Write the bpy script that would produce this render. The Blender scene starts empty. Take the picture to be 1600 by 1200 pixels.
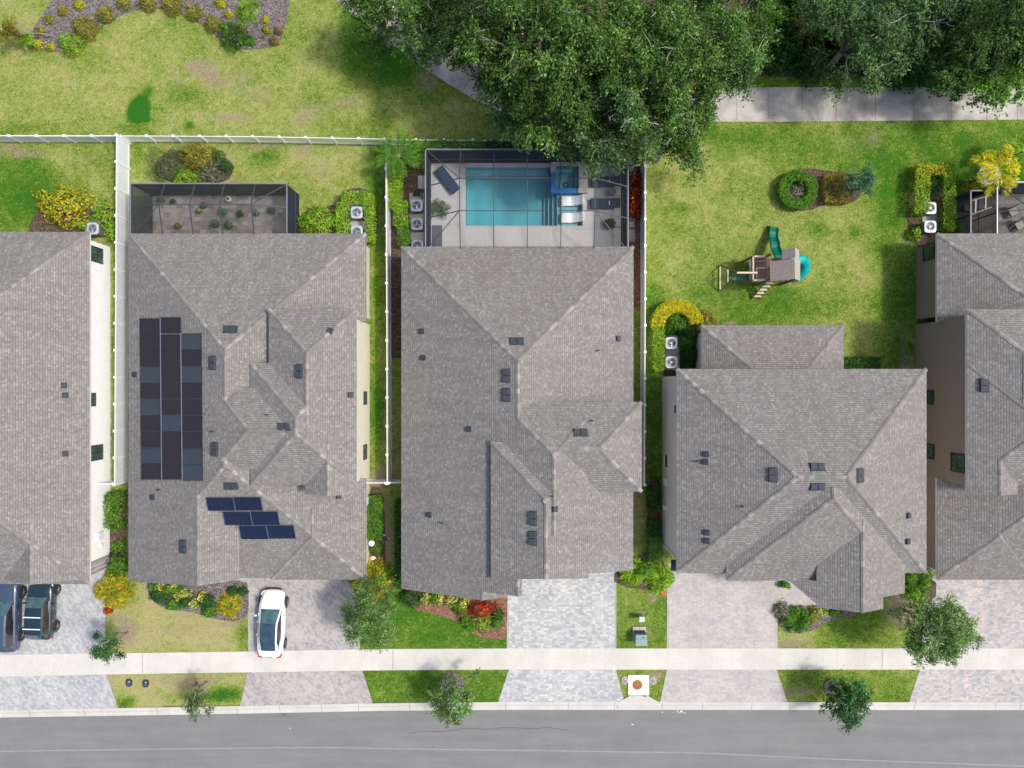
import bpy, math, random
import numpy as np
from mathutils import Vector, Matrix
from mathutils.geometry import tessellate_polygon
random.seed(7); RNG = np.random.default_rng(11)
SC = bpy.context.scene
COL = SC.collection
# ------------------------------------------------------------------ camera, sky, sun, exposure
HC, FP = 48.0, 1070.0                    # drone height in metres, focal length in photo pixels
cam = bpy.data.cameras.new("camera"); camo = bpy.data.objects.new("camera", cam); COL.objects.link(camo)
camo.location = (0, 0, HC); camo.rotation_euler = (0, 0, 0)
cam.sensor_width = 36.0; cam.lens = 36.0*FP/1600.0; cam.clip_end = 3000.0; cam.clip_start = 0.5
SC.camera = camo
SUN_EL = math.radians(56); SUN_AZ = math.radians(90)     # sun in the east (+X): shadows fall to -X
w = bpy.data.worlds.new("World"); SC.world = w; w.use_nodes = True
nt = w.node_tree; nt.nodes.clear()
wo = nt.nodes.new("ShaderNodeOutputWorld"); bg = nt.nodes.new("ShaderNodeBackground"); sk = nt.nodes.new("ShaderNodeTexSky")
sk.sky_type = 'NISHITA'; sk.sun_disc = False; sk.sun_elevation = SUN_EL; sk.sun_rotation = SUN_AZ
sk.air_density = 1.0; sk.dust_density = 4.0; sk.ozone_density = 1.0
bg.inputs[1].default_value = 0.15
nt.links.new(sk.outputs[0], bg.inputs[0]); nt.links.new(bg.outputs[0], wo.inputs[0])
sl = bpy.data.lights.new("sun", 'SUN'); sl.energy = 2.35; sl.angle = math.radians(5.5); sl.color = (1.0, 0.955, 0.88)
so = bpy.data.objects.new("sun", sl); COL.objects.link(so)
so.rotation_euler = Vector((math.cos(SUN_EL), 0.03, math.sin(SUN_EL))).to_track_quat('Z', 'Y').to_euler()
SC.view_settings.view_transform = 'Standard'; SC.view_settings.look = 'None'
SC.view_settings.exposure = 0.28; SC.view_settings.gamma = 1.0; SC.view_settings.use_curve_mapping = False
SC.render.engine = 'CYCLES'
SC.cycles.max_bounces = 8; SC.cycles.transparent_max_bounces = 24; SC.cycles.diffuse_bounces = 3

# ------------------------------------------------------------------ helpers
def g(px, py, h=0.0):
    """place on the photo -> plan position (m) of a point h metres above the ground"""
    return ((px-800.0)*(HC-h)/FP, (600.0-py)*(HC-h)/FP)
def g3(px, py, h=0.0):
    x, y = g(px, py, h); return (x, y, h)
def cols(c): return (c[0], c[1], c[2], 1.0)
class N:
    """tiny node-tree writer"""
    def __init__(s, name):
        s.m = bpy.data.materials.new(name); s.m.use_nodes = True; s.t = s.m.node_tree; s.t.nodes.clear()
        s.out = s.n("ShaderNodeOutputMaterial"); s.b = s.n("ShaderNodeBsdfPrincipled"); s.l(s.b.outputs[0], s.out.inputs[0])
    def n(s, k, **kw):
        x = s.t.nodes.new(k)
        for a, b in kw.items(): setattr(x, a, b)
        return x
    def l(s, a, b): s.t.links.new(a, b)
    def coord(s, kind='Object', scale=(1, 1, 1), rot=0.0):
        tc = s.n("ShaderNodeTexCoord"); mp = s.n("ShaderNodeMapping"); mp.inputs['Scale'].default_value = scale
        mp.inputs['Rotation'].default_value = (0, 0, rot); s.l(tc.outputs[kind], mp.inputs[0]); return mp.outputs[0]
    def noise(s, vec, scale, detail=3, rough=0.6, dist=0.0):
        x = s.n("ShaderNodeTexNoise"); x.inputs['Scale'].default_value = scale; x.inputs['Detail'].default_value = detail
        x.inputs['Roughness'].default_value = rough; x.inputs['Distortion'].default_value = dist; s.l(vec, x.inputs['Vector']); return x.outputs['Fac']
    def ramp(s, fac, stops):
        r = s.n("ShaderNodeValToRGB"); e = r.color_ramp.elements
        while len(e) < len(stops): e.new(0.5)
        for i, (p, c) in enumerate(stops): e[i].position = p; e[i].color = cols(c) if not isinstance(c, float) else (c, c, c, 1)
        s.l(fac, r.inputs[0]); return r.outputs[0]
    def mix(s, a, b, fac, mode='MIX'):
        x = s.n("ShaderNodeMix", data_type='RGBA', blend_type=mode)
        for v, i in ((fac, 0), (a, 6), (b, 7)):
            if hasattr(v, 'links'): s.l(v, x.inputs[i])
            else: x.inputs[i].default_value = v if i == 0 else cols(v)
        return x.outputs[2]
    def math(s, op, a, b=None, c=None):
        x = s.n("ShaderNodeMath", operation=op)
        for i, v in enumerate((a, b, c)):
            if v is None: continue
            if hasattr(v, 'links'): s.l(v, x.inputs[i])
            else: x.inputs[i].default_value = v
        return x.outputs[0]
    def set(s, **kw):
        for a, v in kw.items():
            i = s.b.inputs[a.replace('_', ' ')]
            if hasattr(v, 'links'): s.l(v, i)
            else: i.default_value = cols(v) if isinstance(v, tuple) else v
        return s
    def bump(s, h, strength=0.3, dist=0.02):
        x = s.n("ShaderNodeBump"); x.inputs['Strength'].default_value = strength; x.inputs['Distance'].default_value = dist
        s.l(h, x.inputs['Height']); s.l(x.outputs[0], s.b.inputs['Normal'])
    def attr(s, name):
        a = s.n("ShaderNodeAttribute"); a.attribute_name = name; return a
def plain(name, c, rough=0.7, var=0.12, scale=3.0, metal=0.0, bump=0.0, coat=0.0):
    m = N(name); v = m.coord(); f = m.noise(v, scale, 4)
    c2 = tuple(max(0, x*(1-var)) for x in c); c1 = tuple(min(1, x*(1+var)) for x in c)
    m.set(Base_Color=m.ramp(f, [(0.3, c2), (0.7, c1)]), Roughness=rough, Metallic=metal)
    if coat: m.set(Coat_Weight=coat, Coat_Roughness=0.04)
    if bump: m.bump(m.noise(v, scale*9, 3), bump, 0.01)
    return m.m

def tag(o, label=None, cat=None, group=None, kind=None):
    if label: o['label'] = label
    if cat: o['category'] = cat
    if group: o['group'] = group
    if kind: o['kind'] = kind
    return o
def empty(name, loc=(0, 0, 0), rz=0.0):
    o = bpy.data.objects.new(name, None); o.location = loc; o.rotation_euler = (0, 0, rz); COL.objects.link(o); o.empty_display_size = 0.3
    return o
class MB:
    def __init__(s): s.v = []; s.f = []; s.mi = []; s.uv = []
    def quad(s, a, b, c, d, mi=0, uv=None): return s.poly([a, b, c, d], mi, uv)
    def poly(s, pts, mi=0, uv=None):
        k = len(s.v); s.v += [tuple(p) for p in pts]; s.f.append(tuple(range(k, k+len(pts)))); s.mi.append(mi)
        s.uv.append(uv if uv is not None else [(p[0], p[1]) for p in pts]); return s
    def box(s, x0, y0, z0, x1, y1, z1, mi=0, M=None):
        P = [Vector((x, y, z)) for z in (z0, z1) for y in (y0, y1) for x in (x0, x1)]
        if M is not None: P = [M @ p for p in P]
        for q in ((0, 2, 3, 1), (4, 5, 7, 6), (0, 1, 5, 4), (2, 6, 7, 3), (0, 4, 6, 2), (1, 3, 7, 5)): s.poly([P[i] for i in q], mi)
        return s
    def prism(s, poly, z0, z1, mi=0):
        n = len(poly)
        A = sum(poly[i][0]*poly[(i+1) % n][1]-poly[(i+1) % n][0]*poly[i][1] for i in range(n))
        if A < 0: poly = poly[::-1]
        for i in range(n):
            a, b = poly[i], poly[(i+1) % n]; s.poly([(a[0], a[1], z0), (b[0], b[1], z0), (b[0], b[1], z1), (a[0], a[1], z1)], mi)
        for t in tessellate_polygon([[Vector((p[0], p[1], 0)) for p in poly]]):
            q = [poly[i] for i in t]
            if (q[1][0]-q[0][0])*(q[2][1]-q[0][1])-(q[1][1]-q[0][1])*(q[2][0]-q[0][0]) < 0: q = q[::-1]
            s.poly([(p[0], p[1], z1) for p in q], mi); s.poly([(p[0], p[1], z0) for p in q[::-1]], mi)
        return s
    def tube(s, pts, radii, n=6, mi=0, cap=True):
        pts = [Vector(p) for p in pts]
        if not hasattr(radii, '__len__'): radii = [radii]*len(pts)
        k0 = len(s.v); rings = []
        up = Vector((0.31, 0.17, 0.93))
        for i, p in enumerate(pts):
            d = (pts[min(i+1, len(pts)-1)]-pts[max(i-1, 0)])
            if d.length < 1e-6: d = Vector((0, 0, 1))
            d.normalize(); a = d.cross(up)
            if a.length < 1e-3: a = d.cross(Vector((1, 0, 0)))
            a.normalize(); b = d.cross(a); r = []
            for j in range(n):
                t = 2*math.pi*j/n; s.v.append(tuple(p+(a*math.cos(t)+b*math.sin(t))*radii[i])); r.append(len(s.v)-1)
            rings.append(r)
        for i in range(len(rings)-1):
            for j in range(n):
                q = (rings[i][j], rings[i+1][j], rings[i+1][(j+1) % n], rings[i][(j+1) % n]); s.f.append(q); s.mi.append(mi); s.uv.append([(0, 0)]*4)
        if cap:
            s.f.append(tuple(rings[0])); s.mi.append(mi); s.uv.append([(0, 0)]*n)
            s.f.append(tuple(rings[-1][::-1])); s.mi.append(mi); s.uv.append([(0, 0)]*n)
        return s
    def beam(s, a, b, wd, ht, mi=0):
        a = Vector(a); b = Vector(b); d = (b-a); L = d.length; d.normalize()
        u = Vector((0, 0, 1)) if abs(d.z) < 0.95 else Vector((0, 1, 0))
        sx = d.cross(u).normalized(); sz = sx.cross(d).normalized()
        M = Matrix(((sx.x, d.x, sz.x, a.x), (sx.y, d.y, sz.y, a.y), (sx.z, d.z, sz.z, a.z), (0, 0, 0, 1)))
        return s.box(-wd/2, 0, -ht/2, wd/2, L, ht/2, mi, M)
    def disc(s, c, r, z, n=20, mi=0, r0=0.0):
        P = [(c[0]+r*math.cos(2*math.pi*i/n), c[1]+r*math.sin(2*math.pi*i/n), z) for i in range(n)]
        if r0 <= 0: return s.poly(P, mi)
        Q = [(c[0]+r0*math.cos(2*math.pi*i/n), c[1]+r0*math.sin(2*math.pi*i/n), z) for i in range(n)]
        for i in range(n): s.quad(Q[i], P[i], P[(i+1) % n], Q[(i+1) % n], mi)
        return s
    def cyl(s, c, r, z0, z1, n=20, mi=0):
        return s.prism([(c[0]+r*math.cos(2*math.pi*i/n), c[1]+r*math.sin(2*math.pi*i/n)) for i in range(n)], z0, z1, mi)
    def build(s, name, mat, parent=None, smooth=False, bevel=0.0, subsurf=0, weld=False, at=None):
        me = bpy.data.meshes.new(name)
        v = s.v
        if at is not None: v = [(p[0]-at[0], p[1]-at[1], p[2]-at[2]) for p in v]
        me.from_pydata(v, [], s.f)
        for m in (mat if isinstance(mat, (list, tuple)) else [mat]): me.materials.append(m)
        me.polygons.foreach_set('material_index', s.mi)
        uvl = me.uv_layers.new(name='UVMap')
        flat = [c for f in s.uv for p in f for c in p[:2]]
        uvl.data.foreach_set('uv', flat)
        if smooth: me.polygons.foreach_set('use_smooth', [True]*len(s.f))
        o = bpy.data.objects.new(name, me); COL.objects.link(o)
        if at is not None: o.location = at
        if parent is not None: o.parent = parent
        if weld or subsurf or bevel:
            wm = o.modifiers.new('weld', 'WELD'); wm.merge_threshold = 0.0005
        if bevel: bm_ = o.modifiers.new('bevel', 'BEVEL'); bm_.width = bevel; bm_.segments = 2; bm_.limit_method = 'ANGLE'
        if subsurf: ss = o.modifiers.new('sub', 'SUBSURF'); ss.levels = ss.render_levels = subsurf
        return o
def copy_tree(o, parent=None):
    c = o.copy(); COL.objects.link(c); c.parent = parent
    for ch in list(o.children): copy_tree(ch, c)
    return c
def sheet(name, polys, z, mat, kind='structure', thick=0.0):
    m = MB()
    for P in polys:
        if thick: m.prism(P, z-thick, z)
        else:
            for t in tessellate_polygon([[Vector((p[0], p[1], 0)) for p in P]]):
                q = [P[i] for i in t]
                if (q[1][0]-q[0][0])*(q[2][1]-q[0][1])-(q[1][1]-q[0][1])*(q[2][0]-q[0][0]) < 0: q = q[::-1]
                m.poly([(p[0], p[1], z) for p in q])
    o = m.build(name, mat); o['kind'] = kind; return o
def smooth_poly(P, it=2):
    for _ in range(it):
        Q = []
        for i in range(len(P)):
            a, b = P[i], P[(i+1) % len(P)]
            Q += [(a[0]*.75+b[0]*.25, a[1]*.75+b[1]*.25), (a[0]*.25+b[0]*.75, a[1]*.25+b[1]*.75)]
        P = Q
    return P

# ------------------------------------------------------------------ materials
def m_shingle():
    m = N("roof_shingles"); v = m.coord('UV'); vo = m.coord('Object')
    def brick(bw, rh, mort, off):
        b = m.n("ShaderNodeTexBrick"); b.offset = 0.37; b.offset_frequency = 2; b.squash = 1.2; b.squash_frequency = 3
        b.inputs['Color1'].default_value = (0, 0, 0, 1); b.inputs['Color2'].default_value = (1, 1, 1, 1); b.inputs['Mortar'].default_value = (0.3, .3, .3, 1)
        b.inputs['Scale'].default_value = 1.0; b.inputs['Mortar Size'].default_value = mort; b.inputs['Brick Width'].default_value = bw; b.inputs['Row Height'].default_value = rh
        b.inputs['Mortar Smooth'].default_value = 0.3
        m.l(v, b.inputs['Vector']); return b
    b = brick(0.125, 0.143, 0.0, 0)
    c = m.ramp(b.outputs['Color'], [(0.0, (0.190, 0.181, 0.173)), (0.4, (0.215, 0.206, 0.197)), (0.7, (0.232, 0.223, 0.214)), (0.9, (0.258, 0.248, 0.238)), (1.0, (0.295, 0.286, 0.276))])
    big = m.ramp(m.noise(vo, 0.6, 5, 0.65), [(0.3, (0.96, 0.945, 0.935)), (0.5, (1, 0.998, 0.995)), (0.72, (1.03, 1.035, 1.045))])
    c = m.mix(c, big, 1.0, 'MULTIPLY')
    sep = m.n("ShaderNodeSeparateXYZ"); m.l(v, sep.inputs[0])
    fr = m.math('FRACT', m.math('DIVIDE', sep.outputs[1], 0.143))
    line = m.ramp(fr, [(0.0, (0.60, 0.585, 0.59)), (0.17, (0.74, 0.73, 0.73)), (0.30, (1, 1, 1)), (1.0, (1.04, 1.04, 1.04))])  # shadow line at the foot of each shingle course, painted into the colour
    c = m.mix(c, line, 1.0, 'MULTIPLY')
    fine = m.ramp(m.noise(vo, 19, 4, 0.85), [(0.32, (0.76, 0.76, 0.76)), (0.5, (1, 1, 1)), (0.68, (1.27, 1.27, 1.27))])
    c = m.mix(c, fine, 1.0, 'MULTIPLY')
    us = m.coord('UV', scale=(1.1, 0.16, 1)); c = m.mix(c, m.ramp(m.noise(us, 1.6, 5, 0.7), [(0.35, (0.90, 0.895, 0.89)), (0.65, (1.05, 1.05, 1.05))]), 1.0, 'MULTIPLY')
    m.set(Base_Color=c, Roughness=0.95, Specular_IOR_Level=0.25)
    h = m.math('ADD', m.math('MULTIPLY', fr, -1.0), m.math('MULTIPLY', b.outputs['Color'], 0.5))
    m.bump(h, 0.5, 0.012)
    return m.m
def m_ridge():
    m = N("ridge_shingles"); v = m.coord('UV'); wn = m.n("ShaderNodeTexWhiteNoise", noise_dimensions='1D')
    sep = m.n("ShaderNodeSeparateXYZ"); m.l(v, sep.inputs[0]); m.l(m.math('FLOOR', sep.outputs[0]), wn.inputs['W'])
    m.set(Base_Color=m.ramp(wn.outputs[0], [(0, (0.19, 0.18, 0.168)), (0.5, (0.218, 0.208, 0.195)), (0.8, (0.255, 0.245, 0.23)), (1, (0.34, 0.33, 0.312))]), Roughness=0.95, Specular_IOR_Level=0.2)
    return m.m
def m_paver(name, c1, c2, c3, rot=0.0, bw=0.24, rh=0.14, lo=0.5):
    m = N(name); v = m.coord('Object', rot=rot); b = m.n("ShaderNodeTexBrick"); m.l(v, b.inputs['Vector'])
    b.inputs['Color1'].default_value = (0, 0, 0, 1); b.inputs['Color2'].default_value = (1, 1, 1, 1); b.inputs['Mortar'].default_value = (.5, .5, .5, 1)
    b.inputs['Scale'].default_value = 1.0; b.inputs['Mortar Size'].default_value = 0.006; b.inputs['Brick Width'].default_value = bw; b.inputs['Row Height'].default_value = rh
    b.squash = 1.5; b.squash_frequency = 2
    f = m.mix(b.outputs['Color'], m.ramp(m.noise(v, 1.6, 4, 0.7), [(0.33, 0.0), (0.67, 1.0)]), lo)
    c = m.ramp(f, [(0.2, c1), (0.5, c2), (0.82, c3)])
    c = m.mix(c, m.ramp(b.outputs['Fac'], [(0, (1, 1, 1)), (1, (0.72, 0.71, 0.7))]), 1.0, 'MULTIPLY')
    c = m.mix(c, m.ramp(m.noise(v, 0.35, 3, 0.6), [(0.35, (0.9, 0.9, 0.91)), (0.65, (1.06, 1.05, 1.04))]), 1.0, 'MULTIPLY')
    m.set(Base_Color=c, Roughness=0.9, Specular_IOR_Level=0.3); m.bump(m.math('SUBTRACT', 1.0, b.outputs['Fac']), 0.4, 0.006); return m.m
def m_concrete(name, c, dirt, joint=None, stain=(0.4, 0.62), dc=(0.45, 0.44, 0.43)):
    m = N(name); v = m.coord()
    cc = m.ramp(m.noise(v, 6, 5, 0.7), [(0.3, tuple(x*0.93 for x in c)), (0.7, tuple(x*1.04 for x in c))])
    st = m.ramp(m.noise(v, 0.55, 5, 0.62, 0.4), [(stain[0], 0.0), (stain[1], 1.0)])
    cc = m.mix(cc, m.mix(cc, dc, 1.0, 'MULTIPLY'), m.math('MULTIPLY', st, dirt))
    wn = m.n("ShaderNodeTexWhiteNoise", noise_dimensions='1D'); sx = m.n("ShaderNodeSeparateXYZ"); m.l(v, sx.inputs[0]); m.l(m.math('FLOOR', m.math('MULTIPLY', m.math('ADD', sx.outputs[0], 0.35), 1/1.48)), wn.inputs['W'])
    cc = m.mix(cc, m.ramp(wn.outputs[0], [(0, (0.95, 0.95, 0.95)), (0.5, (0.985, 0.98, 0.975)), (1, (1.02, 1.02, 1.01))]), 1.0, 'MULTIPLY')
    m.set(Base_Color=cc, Roughness=0.9, Specular_IOR_Level=0.3); m.bump(m.noise(v, 60, 3), 0.25, 0.004); return m.m
def m_asphalt():
    m = N("asphalt"); v = m.coord(); vs = m.coord('Object', scale=(0.12, 1.3, 1))
    c = m.ramp(m.noise(v, 38, 4, 0.75), [(0.25, (0.145, 0.145, 0.144)), (0.75, (0.242, 0.242, 0.240))])
    c = m.mix(c, m.ramp(m.noise(vs, 1.2, 5, 0.6), [(0.3, (0.90, 0.90, 0.90)), (0.7, (1.08, 1.08, 1.08))]), 1.0, 'MULTIPLY')
    c = m.mix(c, m.ramp(m.noise(v, 0.5, 4, 0.6), [(0.3, (0.92, 0.92, 0.93)), (0.7, (1.05, 1.05, 1.05))]), 1.0, 'MULTIPLY')
    c = m.mix(c, m.ramp(m.noise(v, 1.4, 3, 0.5), [(0.235, (0.72, 0.72, 0.73)), (0.30, (1, 1, 1))]), 1.0, 'MULTIPLY')
    m.set(Base_Color=c, Roughness=0.85); m.bump(m.noise(v, 90, 2), 0.4, 0.006); return m.m
def m_grass():
    m = N("lawn_grass"); v = m.coord(); a = m.attr('dry'); b = m.attr('bare')
    fib = m.n("ShaderNodeTexNoise"); fib.inputs['Scale'].default_value = 8.5; fib.inputs['Detail'].default_value = 5; fib.inputs['Roughness'].default_value = 0.75; fib.inputs['Distortion'].default_value = 1.2; m.l(v, fib.inputs['Vector'])
    n1 = m.noise(v, 0.42, 6, 0.66, 0.5); n2 = m.noise(v, 2.2, 4, 0.7, 0.8)
    d = m.math('ADD', a.outputs['Fac'], m.math('MULTIPLY', m.math('SUBTRACT', n1, 0.5), 0.85))
    d = m.math('ADD', d, m.math('MULTIPLY', m.math('SUBTRACT', n2, 0.5), 0.8))
    d = m.math('ADD', d, m.math('MULTIPLY', m.math('SUBTRACT', fib.outputs['Fac'], 0.5), 2.1))
    c = m.ramp(d, [(0.0, (0.032, 0.150, 0.016)), (0.2, (0.070, 0.165, 0.016)), (0.40, (0.150, 0.235, 0.034)), (0.58, (0.245, 0.310, 0.066)), (0.76, (0.35, 0.36, 0.125)), (0.95, (0.43, 0.37, 0.20))])
    soil = m.ramp(m.noise(v, 7, 5, 0.75), [(0.3, (0.21, 0.155, 0.10)), (0.7, (0.46, 0.37, 0.27))])
    f = m.math('MULTIPLY', b.outputs['Fac'], m.ramp(m.noise(v, 3.6, 6, 0.8, 0.6), [(0.36, 0.0), (0.66, 1.0)]))
    f = m.ramp(f, [(0.10, 0.0), (0.5, 1.0)])
    c = m.mix(c, soil, f)
    fine = m.ramp(m.noise(v, 24, 4, 0.85, 1.0), [(0.3, (0.58, 0.62, 0.55)), (0.5, (1, 1, 1)), (0.7, (1.42, 1.38, 1.34))])
    c = m.mix(c, fine, 1.0, 'MULTIPLY')
    m.set(Base_Color=c, Roughness=1.0, Specular_IOR_Level=0.03)
    m.bump(m.math('ADD', fib.outputs['Fac'], m.noise(v, 34, 3, 0.8)), 0.9, 0.05); return m.m
def m_mulch(name, c1, c2, c3):
    m = N(name); v = m.coord(); vo = m.n("ShaderNodeTexVoronoi"); vo.inputs['Scale'].default_value = 15; m.l(v, vo.inputs['Vector'])
    sep = m.n("ShaderNodeSeparateColor"); m.l(vo.outputs['Color'], sep.inputs[0])
    c = m.ramp(sep.outputs[0], [(0, c1), (0.5, c2), (1, c3)])
    c = m.mix(c, m.ramp(m.noise(v, 2.5, 4), [(0.3, (0.75, 0.75, 0.75)), (0.7, (1.15, 1.15, 1.15))]), 1.0, 'MULTIPLY')
    m.set(Base_Color=c, Roughness=1.0); m.bump(sep.outputs[1], 0.9, 0.03); return m.m
def m_leaf():
    m = N("foliage"); a = m.attr('leafcol'); v = m.coord()
    c = m.mix(a.outputs['Color'], m.ramp(m.noise(v, 5, 3), [(0.3, (0.82, 0.84, 0.8)), (0.7, (1.18, 1.15, 1.1))]), 1.0, 'MULTIPLY')
    m.set(Base_Color=c, Roughness=0.75, Specular_IOR_Level=0.12)
    tr = m.n("ShaderNodeBsdfTranslucent"); m.l(m.mix(c, (1.1, 1.25, 0.6), 1.0, 'MULTIPLY'), tr.inputs[0])
    mx = m.n("ShaderNodeMixShader"); mx.inputs[0].default_value = 0.28; m.l(m.b.outputs[0], mx.inputs[1]); m.l(tr.outputs[0], mx.inputs[2]); m.l(mx.outputs[0], m.out.inputs[0]); return m.m
def m_screen(name, dens, c):
    m = N(name); geo = m.n("ShaderNodeNewGeometry"); dp = m.n("ShaderNodeVectorMath", operation='DOT_PRODUCT'); m.l(geo.outputs['Incoming'], dp.inputs[0]); m.l(geo.outputs['Normal'], dp.inputs[1])
    co = m.math('MAXIMUM', m.math('ABSOLUTE', dp.outputs['Value']), 0.08)
    f = m.math('SUBTRACT', 1.0, m.math('POWER', 1.0-dens, m.math('DIVIDE', 1.0, co)))
    tr = m.n("ShaderNodeBsdfTransparent"); df = m.n("ShaderNodeBsdfDiffuse"); df.inputs[0].default_value = cols(c)
    mx = m.n("ShaderNodeMixShader"); m.l(f, mx.inputs[0]); m.l(tr.outputs[0], mx.inputs[1]); m.l(df.outputs[0], mx.inputs[2]); m.l(mx.outputs[0], m.out.inputs[0]); return m.m
def m_water(name, tint):
    m = N(name); v = m.coord(); tr = m.n("ShaderNodeBsdfTransparent"); tr.inputs[0].default_value = cols(tint)
    gl = m.n("ShaderNodeBsdfGlossy"); gl.inputs['Roughness'].default_value = 0.08; fr = m.n("ShaderNodeFresnel"); fr.inputs[0].default_value = 1.33
    bp = m.n("ShaderNodeBump"); bp.inputs['Strength'].default_value = 0.7; bp.inputs['Distance'].default_value = 0.06; m.l(m.noise(v, 2.6, 5, 0.6, 1.2), bp.inputs['Height']); m.l(bp.outputs[0], gl.inputs['Normal'])
    mx = m.n("ShaderNodeMixShader"); m.l(fr.outputs[0], mx.inputs[0]); m.l(tr.outputs[0], mx.inputs[1]); m.l(gl.outputs[0], mx.inputs[2]); m.l(mx.outputs[0], m.out.inputs[0]); return m.m
def m_glass(name, c=(0.02, 0.035, 0.04), rough=0.04):
    m = N(name); v = m.coord(); m.set(Base_Color=m.ramp(m.noise(v, 1.5, 2), [(0.3, c), (0.7, tuple(x*2.2+0.01 for x in c))]), Roughness=rough, Specular_IOR_Level=0.9, Coat_Weight=0.6, Coat_Roughness=0.02); return m.m
def m_wood(name, c1, c2, sc=(1, 8, 1)):
    m = N(name); v = m.coord('Object', scale=sc); m.set(Base_Color=m.ramp(m.noise(v, 4, 5, 0.7, 0.6), [(0.3, c1), (0.7, c2)]), Roughness=0.8); return m.m

SHINGLE = m_shingle(); RIDGE = m_ridge(); LEAF = m_leaf(); GRASS = m_grass()
PAV_BLUE = m_paver("pavers_blue_grey", (0.335, 0.352, 0.372), (0.42, 0.433, 0.445), (0.515, 0.518, 0.512), math.radians(45), 0.2, 0.14, 0.4)
PAV_TAUPE = m_paver("pavers_taupe", (0.297, 0.292, 0.302), (0.408, 0.392, 0.382), (0.472, 0.440, 0.413), math.radians(45), 0.2, 0.13, 0.5)
PAV_WHITE = m_paver("pavers_silver", (0.365, 0.382, 0.395), (0.455, 0.47, 0.475), (0.575, 0.578, 0.562), 0, 0.2, 0.15, 0.35)
PAV_PINK = m_paver("pavers_rose", (0.399, 0.393, 0.410), (0.473, 0.445, 0.433), (0.541, 0.490, 0.456), 0, 0.19, 0.13, 0.45)
PAV_MIX = m_paver("pavers_rose_mixed", (0.325, 0.342, 0.370), (0.448, 0.431, 0.420), (0.560, 0.504, 0.459), 0, 0.2, 0.14, 0.45)
PAV_PATIO = m_paver("patio_pavers", (0.14, 0.128, 0.12), (0.185, 0.17, 0.158), (0.235, 0.218, 0.205), 0, 0.42, 0.3, 0.3)
CONC = m_concrete("sidewalk_concrete", (0.62, 0.60, 0.555), 0.45, dc=(0.8, 0.79, 0.77)); CONC_T = m_concrete("trail_concrete", (0.50, 0.475, 0.435), 0.9, stain=(0.42, 0.7), dc=(0.42, 0.42, 0.44))
CONC_K = m_concrete("kerb_concrete", (0.58, 0.565, 0.525), 0.45, dc=(0.78, 0.76, 0.73)); CONC_P = m_concrete("pad_concrete", (0.46, 0.44, 0.41), 0.4)
DECK = m_concrete("pool_deck_stone", (0.47, 0.465, 0.465), 0.25, dc=(0.85, 0.85, 0.86)); ASPH = m_asphalt()
JOINT = plain("joint_dark", (0.16, 0.155, 0.15), 0.95); SEAM = plain("road_seam", (0.265, 0.265, 0.27), 0.9); TAR = plain("tar_crack", (0.07, 0.07, 0.075), 0.8)
JOINTL = plain("joint_soft", (0.5, 0.49, 0.46), 0.95)
MULCH = m_mulch("mulch_greyish", (0.07, 0.06, 0.056), (0.155, 0.132, 0.128), (0.29, 0.255, 0.25)); MULCH_R = m_mulch("mulch_red", (0.13, 0.055, 0.035), (0.24, 0.115, 0.075), (0.36, 0.2, 0.15)); MULCH_D = m_mulch("mulch_dark", (0.045, 0.03, 0.02), (0.10, 0.065, 0.045), (0.19, 0.135, 0.10))
BARK = m_wood("bark", (0.11, 0.095, 0.08), (0.33, 0.30, 0.27), (6, 6, 1)); TWIG = plain("pale_twig", (0.40, 0.38, 0.35), 0.9, 0.25)
VINYL = plain("white_vinyl", (0.80, 0.81, 0.83), 0.35, 0.03); VINYL_P = plain("vinyl_panel", (0.70, 0.73, 0.78), 0.4, 0.04)
W_WHITE = plain("wall_white_stucco", (0.83, 0.84, 0.84), 0.9, 0.03, 2, bump=0.3); W_CREAM = plain("wall_cream_stucco", (0.66, 0.63, 0.51), 0.9, 0.04, 2, bump=0.3)
W_GREY = plain("wall_grey_stucco", (0.64, 0.61, 0.60), 0.9, 0.05, 2, bump=0.3); W_BROWN = plain("wall_brown_stucco", (0.265, 0.205, 0.165), 0.9, 0.05, 2, bump=0.3); W_TAN = plain("wall_tan_stucco", (0.50, 0.47, 0.42), 0.9, 0.05, 2, bump=0.3)
FASCIA = plain("fascia_grey", (0.33, 0.30, 0.28), 0.6, 0.06); FASCIA_L = plain("fascia_light", (0.62, 0.61, 0.58), 0.6, 0.05)
STONE = m_paver("stone_veneer", (0.2, 0.19, 0.2), (0.33, 0.32, 0.33), (0.5, 0.48, 0.47), 0, 0.3, 0.14, 0.3)
WGLASS = m_glass("window_glass", (0.022, 0.05, 0.042)); FRAME_D = plain("window_frame_dark", (0.03, 0.03, 0.035), 0.4); FRAME_W = plain("window_frame_white", (0.8, 0.8, 0.8), 0.4, 0.03)
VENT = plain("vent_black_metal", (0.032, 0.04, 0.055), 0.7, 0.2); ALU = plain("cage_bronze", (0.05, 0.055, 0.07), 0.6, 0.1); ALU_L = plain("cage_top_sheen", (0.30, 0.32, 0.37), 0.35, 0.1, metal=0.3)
SCR_T = m_screen("screen_top", 0.08, (0.10, 0.105, 0.12)); SCR_S = m_screen("screen_side", 0.5, (0.036, 0.043, 0.066))
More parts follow.
